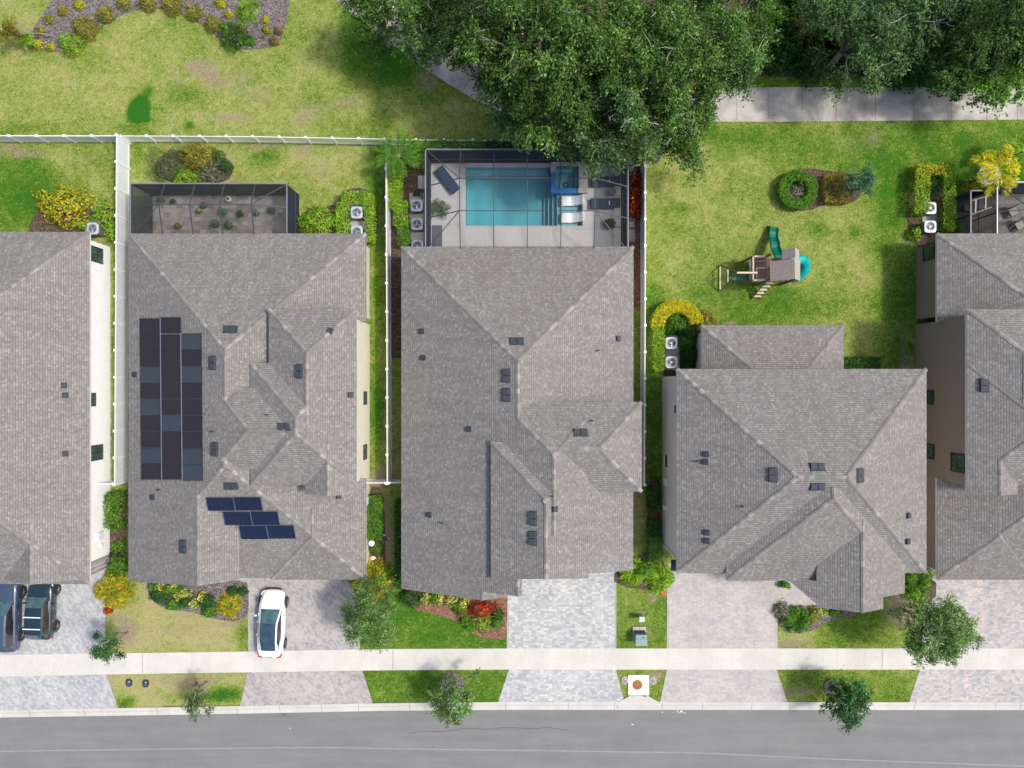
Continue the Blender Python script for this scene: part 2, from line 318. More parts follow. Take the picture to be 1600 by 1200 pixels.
# ------------------------------------------------------------------ ground, road, pavement
def interp(px, pts):
    xs = [p[0] for p in pts]; ys = [p[1] for p in pts]; return np.interp(px, xs, ys)
SW_T = [(-900, 1034), (0, 1023), (150, 1021), (400, 1017.5), (600, 1014), (800, 1013), (2600, 1013)]
SW_B = [(-900, 1068), (0, 1057), (200, 1053), (400, 1050), (600, 1047), (800, 1046), (2600, 1046)]
KB_T = [(-900, 1120), (0, 1109.5), (200, 1106), (400, 1102.5), (600, 1098.5), (800, 1096.5), (2600, 1097.5)]
KB_B = [(-900, 1132), (0, 1122), (200, 1119), (400, 1115.5), (600, 1111.5), (800, 1110), (2600, 1111)]
def band(top, bot, x0=-900, x1=2600):
    xs = sorted(set([x0, x1]+[p[0] for p in top+bot if x0 < p[0] < x1]))
    return [g(x, interp(x, top)) for x in xs], [g(x, interp(x, bot)) for x in xs]
POOL = (-3.25, 11.08, 4.95, 15.16)
def grid_axis(a0, a1, step, far):
    f = [5, 8, 12, 20, 35, 60, 100, 160, 250, 400, 650]
    return np.array(sorted([a0-k for k in f if a0-k > -far])+list(np.arange(a0, a1+1e-6, step))+[a1+k for k in f if a1+k < far])
GX = grid_axis(-46, 46, 0.25, 700); GY = grid_axis(-24, 36, 0.25, 700)
X, Y = np.meshgrid(GX, GY); Z = np.zeros_like(X)
Z += 0.012*np.sin(X*1.3+Y*0.7)*np.sin(Y*1.1-X*0.4)
PX = X*FP/HC+800; PY = 600-Y*FP/HC
kb = interp(PX, [(a, (b+c)/2) for (a, b), (_, c) in zip(KB_T, KB_B)])
RW = 8.6
sd = (PY-kb)/22.3
Z = np.where((sd > -0.2) & (sd < RW+0.9), -0.3, Z)
Z = np.where((X > POOL[0]-.05) & (X < POOL[2]+.05) & (Y > POOL[1]-.05) & (Y < POOL[3]+.05), -1.9, Z)
dry = np.full(X.shape, 0.5); bare = np.zeros(X.shape)
def rect(A, x0, y0, x1, y1, v, mode='set', f=6):
    def s(t): return 1/(1+np.exp(-np.clip(t, -30, 30)))
    wgt = s((PX-x0)/f)*s((x1-PX)/f)*s((PY-y0)/f)*s((y1-PY)/f)
    A[:] = A*(1-wgt)+v*wgt if mode == 'set' else A+v*wgt
def blob(A, x, y, rx, ry, v):
    q = ((PX-x)/rx)**2+((PY-y)/ry)**2; A += v*np.exp(-(q if v > -1.5 else (q*1.1)**2))
rect(dry, -400, -400, 760, 216, 0.57); rect(dry, -200, 220, 186, 370, 0.48); rect(dry, 200, 220, 603, 372, 0.56)
rect(dry, 165, 370, 203, 760, 0.56, f=2); rect(dry, 560, 370, 607, 760, 0.40, f=2)
rect(dry, 1005, 188, 1440, 620, 0.49, f=9); rect(dry, 1370, 188, 1640, 380, 0.13, f=16); rect(dry, 1190, 188, 1400, 250, 0.32, f=14)
rect(dry, 1002, 440, 1045, 900, 0.34, f=3); rect(dry, 1380, 380, 1432, 620, 0.25, f=8)
rect(dry, 165, 905, 392, 1020, 0.80, f=3); rect(dry, 165, 1050, 392, 1110, 0.80, f=2); rect(dry, 560, 900, 796, 1016, 0.16, f=3); rect(dry, 560, 1044, 796, 1100, 0.20, f=2)
rect(dry, 958, 890, 1046, 1014, 0.32, f=2); rect(dry, 958, 1044, 1046, 1100, 0.38, f=2); rect(dry, 1210, 900, 1450, 1014, 0.36, f=3); rect(dry, 1210, 1044, 1440, 1100, 0.38, f=3)
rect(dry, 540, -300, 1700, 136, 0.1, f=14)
for x, y, rx, ry, v in [(217, 171, 15, 18, -2.2), (231, 143, 8, 8, -.6), (223, 158, 8, 10, -.8), (207, 182, 8, 8, -.7), (228, 186, 8, 5, -.7), (296, 197, 7, 7, -.7), (290, 148, 26, 14, -.35), (205, 200, 26, 12, -.35), (30, 200, 70, 12, -.22), (295, 45, 40, 40, -.12), (450, 20, 40, 60, -.15), (560, 195, 60, 14, -.12), (480, 160, 20, 12, -.25),
        (30, 260, 60, 30, -.3), (100, 245, 30, 12, .2), (60, 310, 50, 40, -.3), (20, 330, 60, 40, -.2), (160, 300, 20, 30, .1), (415, 245, 22, 14, -.35), (430, 330, 40, 20, .1), (585, 300, 16, 80, -.35), (500, 250, 50, 20, .1), (215, 240, 12, 20, -.3),
        (1030, 230, 20, 60, .05), (1100, 210, 70, 18, -.25), (1060, 250, 30, 14, .12), (1180, 230, 60, 30, -.18), (1350, 250, 50, 40, -.18), (1280, 360, 12, 8, -.35), (1336, 363, 13, 8, -.4), (1150, 470, 80, 40, -.32), (1240, 480, 60, 30, -.22), (1340, 500, 60, 60, -.05), (1060, 325, 16, 8, -.3), (1110, 260, 60, 40, .07), (1340, 420, 20, 120, .12), (1385, 330, 20, 60, -.1), (1090, 420, 60, 40, .05), (1250, 250, 60, 26, .02),
        (380, 995, 14, 26, -.5), (255, 940, 60, 12, -.05), (200, 925, 30, 26, -.3), (350, 1085, 36, 14, -.75), (195, 1098, 18, 10, -.7), (300, 1090, 50, 8, -.4), (170, 1000, 8, 20, -.3), (590, 1085, 12, 10, .3), (700, 1005, 60, 10, .1), (740, 960, 60, 20, -.05), (1270, 930, 40, 20, .1), (1330, 960, 40, 40, -.12), (1240, 995, 40, 14, .35), (1240, 1082, 40, 14, .15), (1330, 1070, 50, 20, -.1), (1260, 1060, 30, 10, -.1),
        (590, 640, 12, 50, -.35), (590, 470, 12, 40, -.1), (1020, 650, 12, 200, -.1)]: blob(dry, x, y, rx, ry, v)
for x, y, rx, ry, v in [(300, 103, 14, 9, .62), (322, 108, 22, 16, .6), (335, 128, 20, 12, .5), (275, 125, 14, 10, .35), (380, 117, 20, 7, .5), (360, 183, 36, 6, .6), (375, 140, 20, 14, .3), (412, 150, 22, 18, .35), (490, 172, 34, 16, .38), (105, 88, 16, 6, .55), (170, 65, 14, 8, .3), (40, 240, 40, 8, .55), (130, 250, 30, 8, .3), (15, 228, 14, 6, .5), (475, 235, 20, 10, .5), (495, 270, 40, 14, .3), (350, 280, 22, 22, .42), (420, 228, 26, 6, .4), (668, 125, 22, 16, .5), (545, 158, 26, 10, .4), (470, 190, 20, 10, .35), (720, 170, 12, 8, .35), (400, 232, 10, 6, .4),
        (1365, 215, 16, 26, .32), (1320, 225, 26, 16, .25), (1055, 262, 10, 18, .3), (1060, 445, 22, 8, .28), (1210, 345, 22, 7, .25), (1275, 325, 60, 5, .4), (1170, 225, 14, 6, .25), (1075, 385, 12, 10, .12), (1140, 505, 10, 4, .6), (1345, 470, 8, 14, .18),
        (198, 985, 15, 13, 1.15), (200, 1005, 14, 6, .55), (185, 965, 18, 7, .5), (280, 985, 60, 14, .25), (305, 960, 50, 5, .4), (360, 975, 30, 5, .5), (275, 1068, 26, 12, .35), (312, 1073, 14, 10, 1.1), (330, 1060, 30, 6, .4), (240, 1060, 40, 6, .28), (590, 750, 14, 12, .8), (588, 765, 8, 10, .7), (595, 735, 10, 6, .5), (600, 800, 8, 40, .55), (605, 850, 10, 40, .7),
        (1020, 930, 9, 14, .55), (1005, 955, 10, 5, .4), (1015, 990, 8, 12, .3), (1025, 1055, 12, 6, .8), (1022, 1064, 7, 5, .5), (1235, 1005, 36, 6, .75), (1260, 985, 20, 5, .2), (1260, 1080, 20, 6, .55), (1225, 1085, 8, 12, .5), (1412, 955, 20, 26, .95), (1405, 930, 10, 16, .5), (1392, 950, 10, 20, .35), (1000, 820, 10, 60, .3), (996, 700, 8, 40, .2), (985, 760, 14, 60, .55), (1412, 545, 8, 60, .3), (622, 700, 10, 80, .3), (1008, 240, 6, 60, .4), (610, 250, 8, 30, .2), (1415, 375, 12, 5, .5), (1420, 590, 12, 30, .6)]: blob(bare, x, y, rx, ry, v)
bare *= 1.6; dry += 0.05; ny, nx = X.shape
me = bpy.data.meshes.new("ground"); me.vertices.add(nx*ny)
me.vertices.foreach_set('co', np.stack([X, Y, Z], -1).astype(np.float32).ravel())
I = np.arange(nx*ny).reshape(ny, nx); F = np.stack([I[:-1, :-1], I[:-1, 1:], I[1:, 1:], I[1:, :-1]], -1).reshape(-1, 4)
me.loops.add(F.size); me.loops.foreach_set('vertex_index', F.ravel().astype(np.int32)); me.polygons.add(len(F))
me.polygons.foreach_set('loop_start', np.arange(0, F.size, 4, dtype=np.int32)); me.update(calc_edges=True)
for nm, A in (('dry', dry), ('bare', bare)):
    at = me.attributes.new(nm, 'FLOAT', 'POINT'); at.data.foreach_set('value', A.astype(np.float32).ravel())
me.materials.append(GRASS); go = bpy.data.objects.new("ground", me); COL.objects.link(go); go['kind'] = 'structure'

t, b = band(SW_T, SW_B); sheet("sidewalk", [t+b[::-1]], 0.03, CONC, thick=0.08)
# road surface with faint lengthwise seams
t, b = band(KB_B, [(x, y+RW*22.3-6) for x, y in KB_B]); sheet("road", [t+b[::-1]], -0.09, ASPH)
def strip(name, pts, wd, z, mat, par=None, kind=None):
    m = MB()
    for (a, b_) in zip(pts[:-1], pts[1:]):
        d = Vector((b_[0]-a[0], b_[1]-a[1])); n = Vector((-d.y, d.x)).normalized()*wd/2
        m.quad((a[0]-n.x, a[1]-n.y, z), (b_[0]-n.x, b_[1]-n.y, z), (b_[0]+n.x, b_[1]+n.y, z), (a[0]+n.x, a[1]+n.y, z))
    o = m.build(name, mat, par)
    if kind: o['kind'] = kind
    return o
strip("road_seam_line", [g(x, y, -.09) for x, y in [(-300, 1177), (0, 1174), (200, 1171), (400, 1168.5), (520, 1168), (700, 1171), (900, 1173.5), (1100, 1176.5), (1300, 1186), (1600, 1197), (1900, 1206)]], 0.09, -0.085, SEAM, kind='structure')
rk = random.Random(4); pts = []
for i in range(26):
    x = 640+i*9.9; pts.append(g(x, 1146-8.5*math.sin(min(1, i/16)*math.pi/2)-1.2*math.sin(i*.9)+(2.2 if i > 22 else 0), -.09))
strip("tar_crack_line", pts, 0.026, -0.084, TAR, kind='structure')
# kerbs: rounded-gutter concrete, north and south
def kerb(name, top, bot, flip=False):
    t, b = band(top, bot); m = MB(); prof = [(0, -0.3), (0, 0.035), (0.30, 0.02), (0.55, -0.07), (1.0, -0.082), (1.0, -0.3)]
    for i in range(len(t)-1):
        for (u0, z0), (u1, z1) in zip(prof[:-1], prof[1:]):
            P = [(t[k][0]*(1-u)+b[k][0]*u, t[k][1]*(1-u)+b[k][1]*u, z) for k, u, z in ((i, u0, z0), (i, u1, z1), (i+1, u1, z1), (i+1, u0, z0))]
            m.poly(P if not flip else P[::-1])
    o = m.build(name, CONC_K); o['kind'] = 'structure'
kerb("kerb", KB_T, KB_B)
D = RW*22.3-8
kerb("kerb", [(x, y+D+24) for x, y in KB_T], [(x, y+D) for x, y in KB_T], True)
def joints(name, xs, top, bot, z, mat, wd=0.035, sl=0.0, zt=0.0):
    m = MB()
    for x in xs:
        a = g(x, interp(x, top)+1.2, zt); b = g(x+sl, interp(x, bot)-1.2, zt); m.quad((a[0]-wd/2, a[1], z), (b[0]-wd/2, b[1], z), (b[0]+wd/2, b[1], z), (a[0]+wd/2, a[1], z))
    o = m.build(name, mat); o['kind'] = 'structure'
joints("sidewalk_joint", [223, 614, 1378], SW_T, SW_B, 0.034, JOINT, 0.03)
joints("sidewalk_joint", list(range(-60, 210, 34))+[258, 292, 326, 360, 394, 430, 465, 498, 532, 566, 582]+list(range(648, 1370, 33))+list(range(1412, 1700, 33)), SW_T, SW_B, 0.034, JOINTL, 0.018)
m = MB()
for x in [-50, 46, 131, 370, 437, 502, 640, 672, 888, 960, 1035, 1098, 1175, 1234, 1430, 1556, 1595, 1690, 245, 560, 790]:
    yt, yb = interp(x, KB_T), interp(x, KB_B); prof = [(0.03, 0.038), (0.30, 0.024), (0.55, -0.066), (0.98, -0.078)]
    for (u0, z0), (u1, z1) in zip(prof[:-1], prof[1:]):
        a = g(x, yt*(1-u0)+yb*u0); b = g(x, yt*(1-u1)+yb*u1); m.quad((a[0]-.012, a[1], z0), (b[0]-.012, b[1], z1), (b[0]+.012, b[1], z1), (a[0]+.012, a[1], z0))
o = m.build("kerb_joint", JOINT); o['kind'] = 'structure'
# trail behind the lots
TR = [(1085, 150), (1110, 137), (1250, 136.5), (1400, 137), (1600, 135), (1900, 134), (2400, 133), (2400, 187), (1600, 187), (1400, 188.5), (1200, 190.5), (1085, 190), (1000, 190), (860, 186), (790, 178), (740, 155), (700, 131), (655, 101), (600, 60), (530, 5), (470, -50), (380, -140), (300, -240), (360, -290), (450, -190), (540, -90), (600, -25), (660, 30), (720, 75), (780, 110), (860, 132), (960, 137)]
sheet("path", [[g(*p) for p in TR]], 0.03, CONC_T, thick=0.06)
m = MB()
for x in (1040, 1098, 1151, 1200, 1252.5, 1306, 1367, 1427, 1486, 1541, 1589, 1640):
    a = g(x, 138.5); b = g(x, 188); w_ = 0.045 if x in (1367, 1306) else 0.028; m.quad((a[0]-w_/2, a[1], .034), (b[0]-w_/2, b[1], .034), (b[0]+w_/2, b[1], .034), (a[0]+w_/2, a[1], .034))
for (x0, y0), (x1, y1) in (((644, 66), (634, 84)), ((690, 97), (679, 116)), ((735, 124), (722, 143)), ((600, 28), (588, 50))):
    a = g(x0, y0); b = g(x1, y1); m.quad((a[0]-.02, a[1]-.01, .034), (b[0]-.02, b[1]-.01, .034), (b[0]+.02, b[1]+.01, .034), (a[0]+.02, a[1]+.01, .034))
o = m.build("path_joint", JOINT); o['kind'] = 'structure'
# drives and their aprons
def drive(name, P, mat, z=0.022): sheet(name, [[g(*p) for p in P]], z, mat)
drive("driveway", [(-240, 880), (165, 880), (165, 1021.5), (0, 1024), (-240, 1027)], PAV_BLUE)
drive("driveway_apron", [(-240, 1059), (0, 1056.5), (167, 1054), (185, 1107), (0, 1110), (-260, 1113)], PAV_BLUE)
drive("driveway", [(330, 880), (560, 880), (556, 930), (563, 1015), (389, 1018.5), (389, 918), (330, 918)], PAV_TAUPE)
drive("driveway_apron", [(387, 1050), (566, 1047), (583, 1099.5), (375, 1103.5)], PAV_TAUPE)
drive("driveway", [(793, 860), (962, 860), (962, 1013.5), (793, 1013.5)], PAV_WHITE)
drive("driveway_apron", [(795, 1045.5), (962, 1045.5), (976, 1098), (778, 1098)], PAV_WHITE)
drive("driveway", [(1043, 880), (1290, 880), (1290, 946), (1268, 946), (1214, 946), (1213, 1013.5), (1043, 1013.5)], PAV_PINK)
drive("driveway_apron", [(1042, 1045.5), (1213, 1045.5), (1231, 1098), (1031, 1098)], PAV_PINK)
drive("driveway", [(1448, 870), (1800, 870), (1800, 1013.5), (1440, 1013.5)], PAV_MIX)
drive("driveway_apron", [(1437, 1045.5), (1800, 1045.5), (1800, 1098), (1420, 1098)], PAV_MIX)
# light soldier edging beside the drives
for a, b_ in (((389.5, 918), (389.5, 1018)), ((793.5, 944), (793.5, 1013)), ((961.5, 890), (961.5, 1013)), ((1043.5, 898), (1043.5, 1013)), ((1213, 946), (1213, 1013))):
    strip("driveway_edging", [g(*a), g(*b_)], 0.14, 0.03, CONC_P, kind='structure')
# planting beds
BZ = [0]
def bed(P, mat, z=0.04, sm=2, name="mulch_bed"):
    BZ[0] += 1; z += 0.0012*BZ[0]; sheet(name, [smooth_poly([g(*p) for p in P], sm)], z, mat)
bed([(38, 72), (55, 40), (70, 18), (100, -30), (460, -40), (446, 45), (436, 72), (405, 77), (372, 78), (345, 66), (330, 48), (295, 26), (255, 12), (215, 15), (172, 32), (135, 60), (118, 80), (80, 82)], MULCH)
bed([(238, 262), (255, 240), (300, 232), (345, 245), (370, 262), (352, 290), (250, 284)], MULCH_D)
bed([(1224, 300), (1230, 266), (1262, 262), (1300, 268), (1346, 272), (1348, 308), (1318, 323), (1290, 318), (1262, 331), (1236, 328)], MULCH_D)
bed([(1020, 478), (1100, 478), (1125, 520), (1100, 600), (1018, 590)], MULCH_D); bed([(1416, 372), (1420, 268), (1490, 256), (1500, 380), (1460, 400)], MULCH_D)
bed([(46, 350), (60, 325), (120, 330), (182, 320), (184, 372), (46, 380)], MULCH_D); bed([(452, 335), (520, 325), (545, 290), (590, 300), (592, 395), (452, 385)], MULCH_D)
bed([(612, 222), (1000, 222), (1000, 236), (612, 236)], MULCH_D, sm=0); bed([(610, 222), (650, 222), (668, 250), (668, 400), (628, 480), (628, 560), (612, 560)], MULCH_D, sm=0)
bed([(978, 236), (1001, 236), (1001, 480), (984, 480)], MULCH_R, sm=0)
bed([(232, 905), (385, 905), (389, 918), (389, 972), (335, 968), (300, 955), (265, 953), (242, 943), (228, 920)], MULCH)
bed([(628, 900), (640, 952), (690, 960), (722, 975), (745, 995), (780, 999), (792.5, 999), (792.5, 900)], MULCH_R, sm=1)
bed([(1214, 946), (1268, 946), (1340, 940), (1340, 962), (1300, 966), (1262, 990), (1220, 988)], MULCH, sm=1); bed([(575, 758), (600, 762), (604, 920), (570, 930)], MULCH_D, sm=1); bed([(165, 770), (197, 770), (197, 915), (165, 915)], MULCH_D, sm=0)
bed([(1010, 745), (1036, 745), (1036, 900), (1012, 900)], MULCH_D, sm=1); bed([(1410, 900), (1462, 900), (1462, 940), (1420, 945)], MULCH_D, sm=1); bed([(1010, 860), (1045, 880), (1043, 925), (960, 915), (960, 890)], MULCH_D, sm=1)
for (x, y, r) in ((706, 1069, 20), (1299, 1072, 12)): bed([(x+r*math.cos(a), y+r*math.sin(a)) for a in np.arange(0, 6.28, .5)], MULCH)
# forest floor under the oaks
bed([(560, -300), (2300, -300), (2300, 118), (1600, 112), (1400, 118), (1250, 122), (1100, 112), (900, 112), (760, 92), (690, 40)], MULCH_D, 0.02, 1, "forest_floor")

# ------------------------------------------------------------------ roofs and houses
def ph(p, x, y):
    d, pos, h, s = p
    return h+s*{'W': x-pos, 'E': pos-x, 'N': pos-y, 'S': y-pos}[d]
GRAD = {'W': (1, 0), 'E': (-1, 0), 'N': (0, -1), 'S': (0, 1)}
def clip(poly, f):
    out = []
    for i in range(len(poly)):
        a, b = poly[i], poly[(i+1) % len(poly)]; fa, fb = f(*a), f(*b)
        if fa >= -1e-9: out.append(a)
        if (fa > 1e-9 and fb < -1e-9) or (fa < -1e-9 and fb > 1e-9):
            t = fa/(fa-fb); out.append((a[0]+(b[0]-a[0])*t, a[1]+(b[1]-a[1])*t))
    return out
def inside(poly, x, y):
    s = None
    for i in range(len(poly)):
        a, b = poly[i], poly[(i+1) % len(poly)]; c = (b[0]-a[0])*(y-a[1])-(b[1]-a[1])*(x-a[0])
        if abs(c) < 1e-7: continue
        if s is None: s = c > 0
        elif (c > 0) != s: return False
    return True
S0 = 0.45
class House:
    def __init__(s, wallmat, fascia=None):
        s.blocks = []; s.wall = wallmat; s.walls = []; s.holes = []; s.fas = fascia or FASCIA
    def R(s, x0, y0, x1, y1): return [(x0, y0), (x1, y0), (x1, y1), (x0, y1)]
    def add(s, polys, planes, wall=True, zoff=None, inset=0.4):
        k = len(s.blocks); z = 0.004*k if zoff is None else zoff
        s.blocks.append((polys, [(d, p, h+z, sl) for d, p, h, sl in planes], wall, inset)); return s
    def H(s, x, y, skip=None):
        best = -9
        for i, (polys, planes, _, _) in enumerate(s.blocks):
            for P in polys:
                if inside(P, x, y): best = max(best, min(ph(p, x, y) for p in planes)); break
        return best
    def at(s, px, py):
        z = 4.5
        for _ in range(12):
            x, y = g(px, py, z); h = s.H(x, y)
            if h < 0: break
            z = h
        return x, y, z
    def build(s, root, mirror=None):
        rm = MB(); fm = MB(); wm = MB(); CM = []; done = []
        for bk, (polys, planes, wall, inset) in enumerate(s.blocks):
            for P in polys:
                for i, p in enumerate(planes):
                    Q = P
                    for j, q in enumerate(planes):
                        if j != i: Q = clip(Q, lambda x, y, p=p, q=q: ph(q, x, y)-ph(p, x, y))
                        if len(Q) < 3: break
                    if len(Q) < 3: continue
                    gx, gy = GRAD[p[0]]; L = math.hypot(1, p[3])
                    top = [(x, y, ph(p, x, y)) for x, y in Q]
                    uv = [((x*gy-y*gx)+p[1]*.37, (z-p[2])/p[3]*L) for x, y, z in top]
                    rm.poly(top, 0, uv); fm.poly([(x, y, z-0.16) for x, y, z in top[::-1]])
                # fascia along each footprint edge
                mx_ = sum(p[0] for p in P)/len(P); my_ = sum(p[1] for p in P)/len(P); e = .0025*bk
                Pf = [(x+e*(1 if x < mx_ else -1), y+e*(1 if y < my_ else -1)) for x, y in P]
                for a, b in zip(Pf, Pf[1:]+Pf[:1]):
                    for A, B in s.profile(a, b, planes):
                        za = min(ph(p, *A) for p in planes); zb = min(ph(p, *B) for p in planes)
                        fm.quad((A[0], A[1], za-0.16), (B[0], B[1], zb-0.16), (B[0], B[1], zb-.002), (A[0], A[1], za-.002))
                if wall:
                    cx = sum(p[0] for p in P)/len(P); cy = sum(p[1] for p in P)/len(P)
                    xs = [p[0] for p in P]; ys = [p[1] for p in P]
                    ins = inset if hasattr(inset, '__len__') else (inset,)*4
                    Wp = s.R(min(xs)+ins[0], min(ys)+ins[1], max(xs)-ins[2], max(ys)-ins[3])
                    e = .003*len(done); done.append(1); Wp = [(x+e*(1 if x < cx else -1), y+e*(1 if y < cy else -1)) for x, y in Wp]
                    s.wallprism(wm, Wp, planes)
                # ridge caps
                for i in range(len(planes)):
                    for j in range(i+1, len(planes)):
                        cm = MB(); s.caps(cm, P, planes, i, j); CM.append(cm)
        wm.build('wall', s.wall, root); r = rm.build('roof', SHINGLE, root); fm.build('eaves', s.fas, r)
        for cm in CM:
            if cm.f: cm.build('ridge_cap', RIDGE, r)
        s.root = root; s.roof = r; return s
    def profile(s, a, b, planes):
        ts = {0.0, 1.0}
        for i in range(len(planes)):
            for j in range(i+1, len(planes)):
                fa = ph(planes[i], *a)-ph(planes[j], *a); fb = ph(planes[i], *b)-ph(planes[j], *b)
                if fa*fb < 0: ts.add(fa/(fa-fb))
        ts = sorted(ts); P = [(a[0]+(b[0]-a[0])*t, a[1]+(b[1]-a[1])*t) for t in ts]
        return list(zip(P[:-1], P[1:]))
    def wallprism(s, wm, P, planes):
        for a, b in zip(P, P[1:]+P[:1]):
            for A, B in s.profile(a, b, planes):
                za = min(ph(p, *A) for p in planes)-.17; zb = min(ph(p, *B) for p in planes)-.17
                L = math.hypot(B[0]-A[0], B[1]-A[1]); wm.poly([(A[0], A[1], -.05), (B[0], B[1], -.05), (B[0], B[1], zb), (A[0], A[1], za)])
    def caps(s, cm, P, planes, i, j):
        a, b = planes[i], planes[j]
        (ax, ay), (bx, by) = GRAD[a[0]], GRAD[b[0]]
        f = lambda x, y: ph(a, x, y)-ph(b, x, y)
        pts = []
        for A, B in zip(P, P[1:]+P[:1]):
            fa, fb = f(*A), f(*B)
            if abs(fa) < 1e-6: pts.append(A)
            if fa*fb < 0: t = fa/(fa-fb); pts.append((A[0]+(B[0]-A[0])*t, A[1]+(B[1]-A[1])*t))
        uq = []
        for q in pts:
            if all(math.hypot(q[0]-u[0], q[1]-u[1]) > 1e-3 for u in uq): uq.append(q)
        if len(uq) < 2: return
        A, B = uq[0], uq[1]
        if ph(a, *A) > ph(a, *B): A, B = B, A
        L = math.hypot(B[0]-A[0], B[1]-A[1]); n = max(1, int(L/0.3)); tx, ty = (B[0]-A[0])/L, (B[1]-A[1])/L; nx_, ny_ = -ty, tx
        # side on which plane a rules
        sa = 1 if (ph(a, A[0]+nx_*.2, A[1]+ny_*.2) < ph(b, A[0]+nx_*.2, A[1]+ny_*.2)) else -1
        W = 0.12
        for k in range(n):
            t0, t1 = k*L/n, (k+1)*L/n+0.05; tm = (t0+t1)/2; x, y = A[0]+tx*tm, A[1]+ty*tm
            if any(ph(p, x, y) < ph(a, x, y)-.01 for p in planes): continue
            z = ph(a, x, y)
            if s.H(x, y) > z+0.03: continue
            if s.H(x+nx_*.3, y+ny_*.3) > z-.01 and s.H(x-nx_*.3, y-ny_*.3) > z-.035 or s.H(x-nx_*.3, y-ny_*.3) > z-.01: continue
            u = random.random()*900
            w_ = W*random.uniform(.9, 1.1)
            for sgn in (1, -1):
                pl = a if sgn == sa else b
                q = []
                for t, o, lz in ((t0, 0, .045), (t1, 0, .03), (t1, w_, .02), (t0, w_, .035)):
                    X_, Y_ = A[0]+tx*t+nx_*sgn*o, A[1]+ty*t+ny_*sgn*o; q.append((X_, Y_, ph(pl, X_, Y_)+lz))
                cm.poly(q if sgn < 0 else q[::-1], 0, [(u, 0)]*4)
    # fittings
    def vent(s, px, py, kind='double', rot=0):
        x, y, z = s.at(px, py)
        e = 0.1; dzx = (s.H(x+e, y)-s.H(x-e, y))/(2*e); dzy = (s.H(x, y+e)-s.H(x, y-e))/(2*e)
        if abs(dzx) < .6 and abs(dzy) < .6: nrm = Vector((-dzx, -dzy, 1)).normalized()
        else: nrm = Vector((0, 0, 1)); 
        fall = Vector((nrm.x, nrm.y, 0));
        if fall.length < .1: fall = Vector((1, 0, 0))
        fall.normalize(); vd = (fall-nrm*fall.dot(nrm)).normalized(); ud = nrm.cross(vd)
        M = Matrix(((ud.x, vd.x, nrm.x, x), (ud.y, vd.y, nrm.y, y), (ud.z, vd.z, nrm.z, z), (0, 0, 0, 1)))
        m = MB()
        if kind == 'double':
            m.box(-.44, -.25, 0.0, .44, .25, .03, 0, M)
            for sx in (-.21, .21):
                P = [(sx-.19, -.2, .03), (sx+.19, -.2, .03), (sx+.19, .2, .03), (sx-.19, .2, .03)]; T = [(sx-.19, -.17, .07), (sx+.19, -.17, .07), (sx+.19, .2, .17), (sx-.19, .2, .17)]
                P = [M @ Vector(p) for p in P]; T = [M @ Vector(p) for p in T]
                m.poly(T); [m.poly([P[i], P[(i+1) % 4], T[(i+1) % 4], T[i]]) for i in range(4)]
        elif kind == 'small':
            m.box(-.18, -.18, 0, .18, .18, .02, 0, M); m.box(-.15, -.13, .02, .15, .15, .13, 0, M)
        else:
            m.tube([(x, y, z-.1), (x, y, z+.32)], .05, 8)
        m.build('roof_vent' if kind != 'pipe' else 'vent_pipe', VENT, s.root, bevel=0.01 if kind != 'pipe' else 0)
    def panel(s, P, mat, line):
        """P: four photo corners of one solar module"""
        Q = [Vector(s.at(*p)) for p in P]; n = (Q[1]-Q[0]).cross(Q[3]-Q[0]).normalized()
        if n.z < 0: n = -n
        m = MB(); c = sum(Q, Vector())/4
        T = [q+n*.11 for q in Q]; B = [q+n*.07 for q in Q]; In = [c+(q-c)*.982+n*.114 for q in Q]
        m.poly(T, 1)
        for i in range(4): m.poly([B[i], B[(i+1) % 4], T[(i+1) % 4], T[i]], 1)
        m.poly(In, 0, [(0, 0), (1, 0), (1, 1), (0, 1)]); m.build('solar_panel', [mat, line], s.root)
    def window(s, side, pos, c, w_, z0, z1, fr=None, name='window', cross=True, light=False):
        """flat-set window on a wall facing side at plane coordinate pos, centred at c along the wall"""
        fr = fr or FRAME_D
        o_ = {'W': (-1, 0), 'E': (1, 0), 'N': (0, 1), 'S': (0, -1)}[side]; al = (0, 1) if side in 'WE' else (1, 0)
        def P(u, d, z): return ((pos+o_[0]*d) if side in 'WE' else c+u, c+u if side in 'WE' else (pos+o_[1]*d), z)
        def bx(m, u0, u1, d0, d1, a, b, mi=0):
            p = P(u0, d0, a); q = P(u1, d1, b); m.box(min(p[0], q[0]), min(p[1], q[1]), a, max(p[0], q[0]), max(p[1], q[1]), b, mi)
        m = MB(); h = w_/2; t = .07
        for u0, u1, a, b in ((-h, h, z0, z0+t), (-h, h, z1-t, z1), (-h, -h+t, z0+t, z1-t), (h-t, h, z0+t, z1-t)): bx(m, u0, u1, 0.002, .05, a, b)
        if cross:
            bx(m, -.02, .02, .012, .04, z0+t, z1-t)
            if w_ > 1: bx(m, -h/2-.012, -h/2+.012, .012, .035, z0+t, z1-t); bx(m, h/2-.012, h/2+.012, .012, .035, z0+t, z1-t)
            if z1-z0 > 1: bx(m, -h+t, -.02, .012, .03, (z0+z1)/2-.015, (z0+z1)/2+.015); bx(m, .02, h-t, .012, .03, (z0+z1)/2-.015, (z0+z1)/2+.015)
        f = m.build('window', fr, s.root); gm = MB(); bx(gm, -h+t, h-t, .004, .014, z0+t, z1-t); gm.build('pane', WGLASS, f)
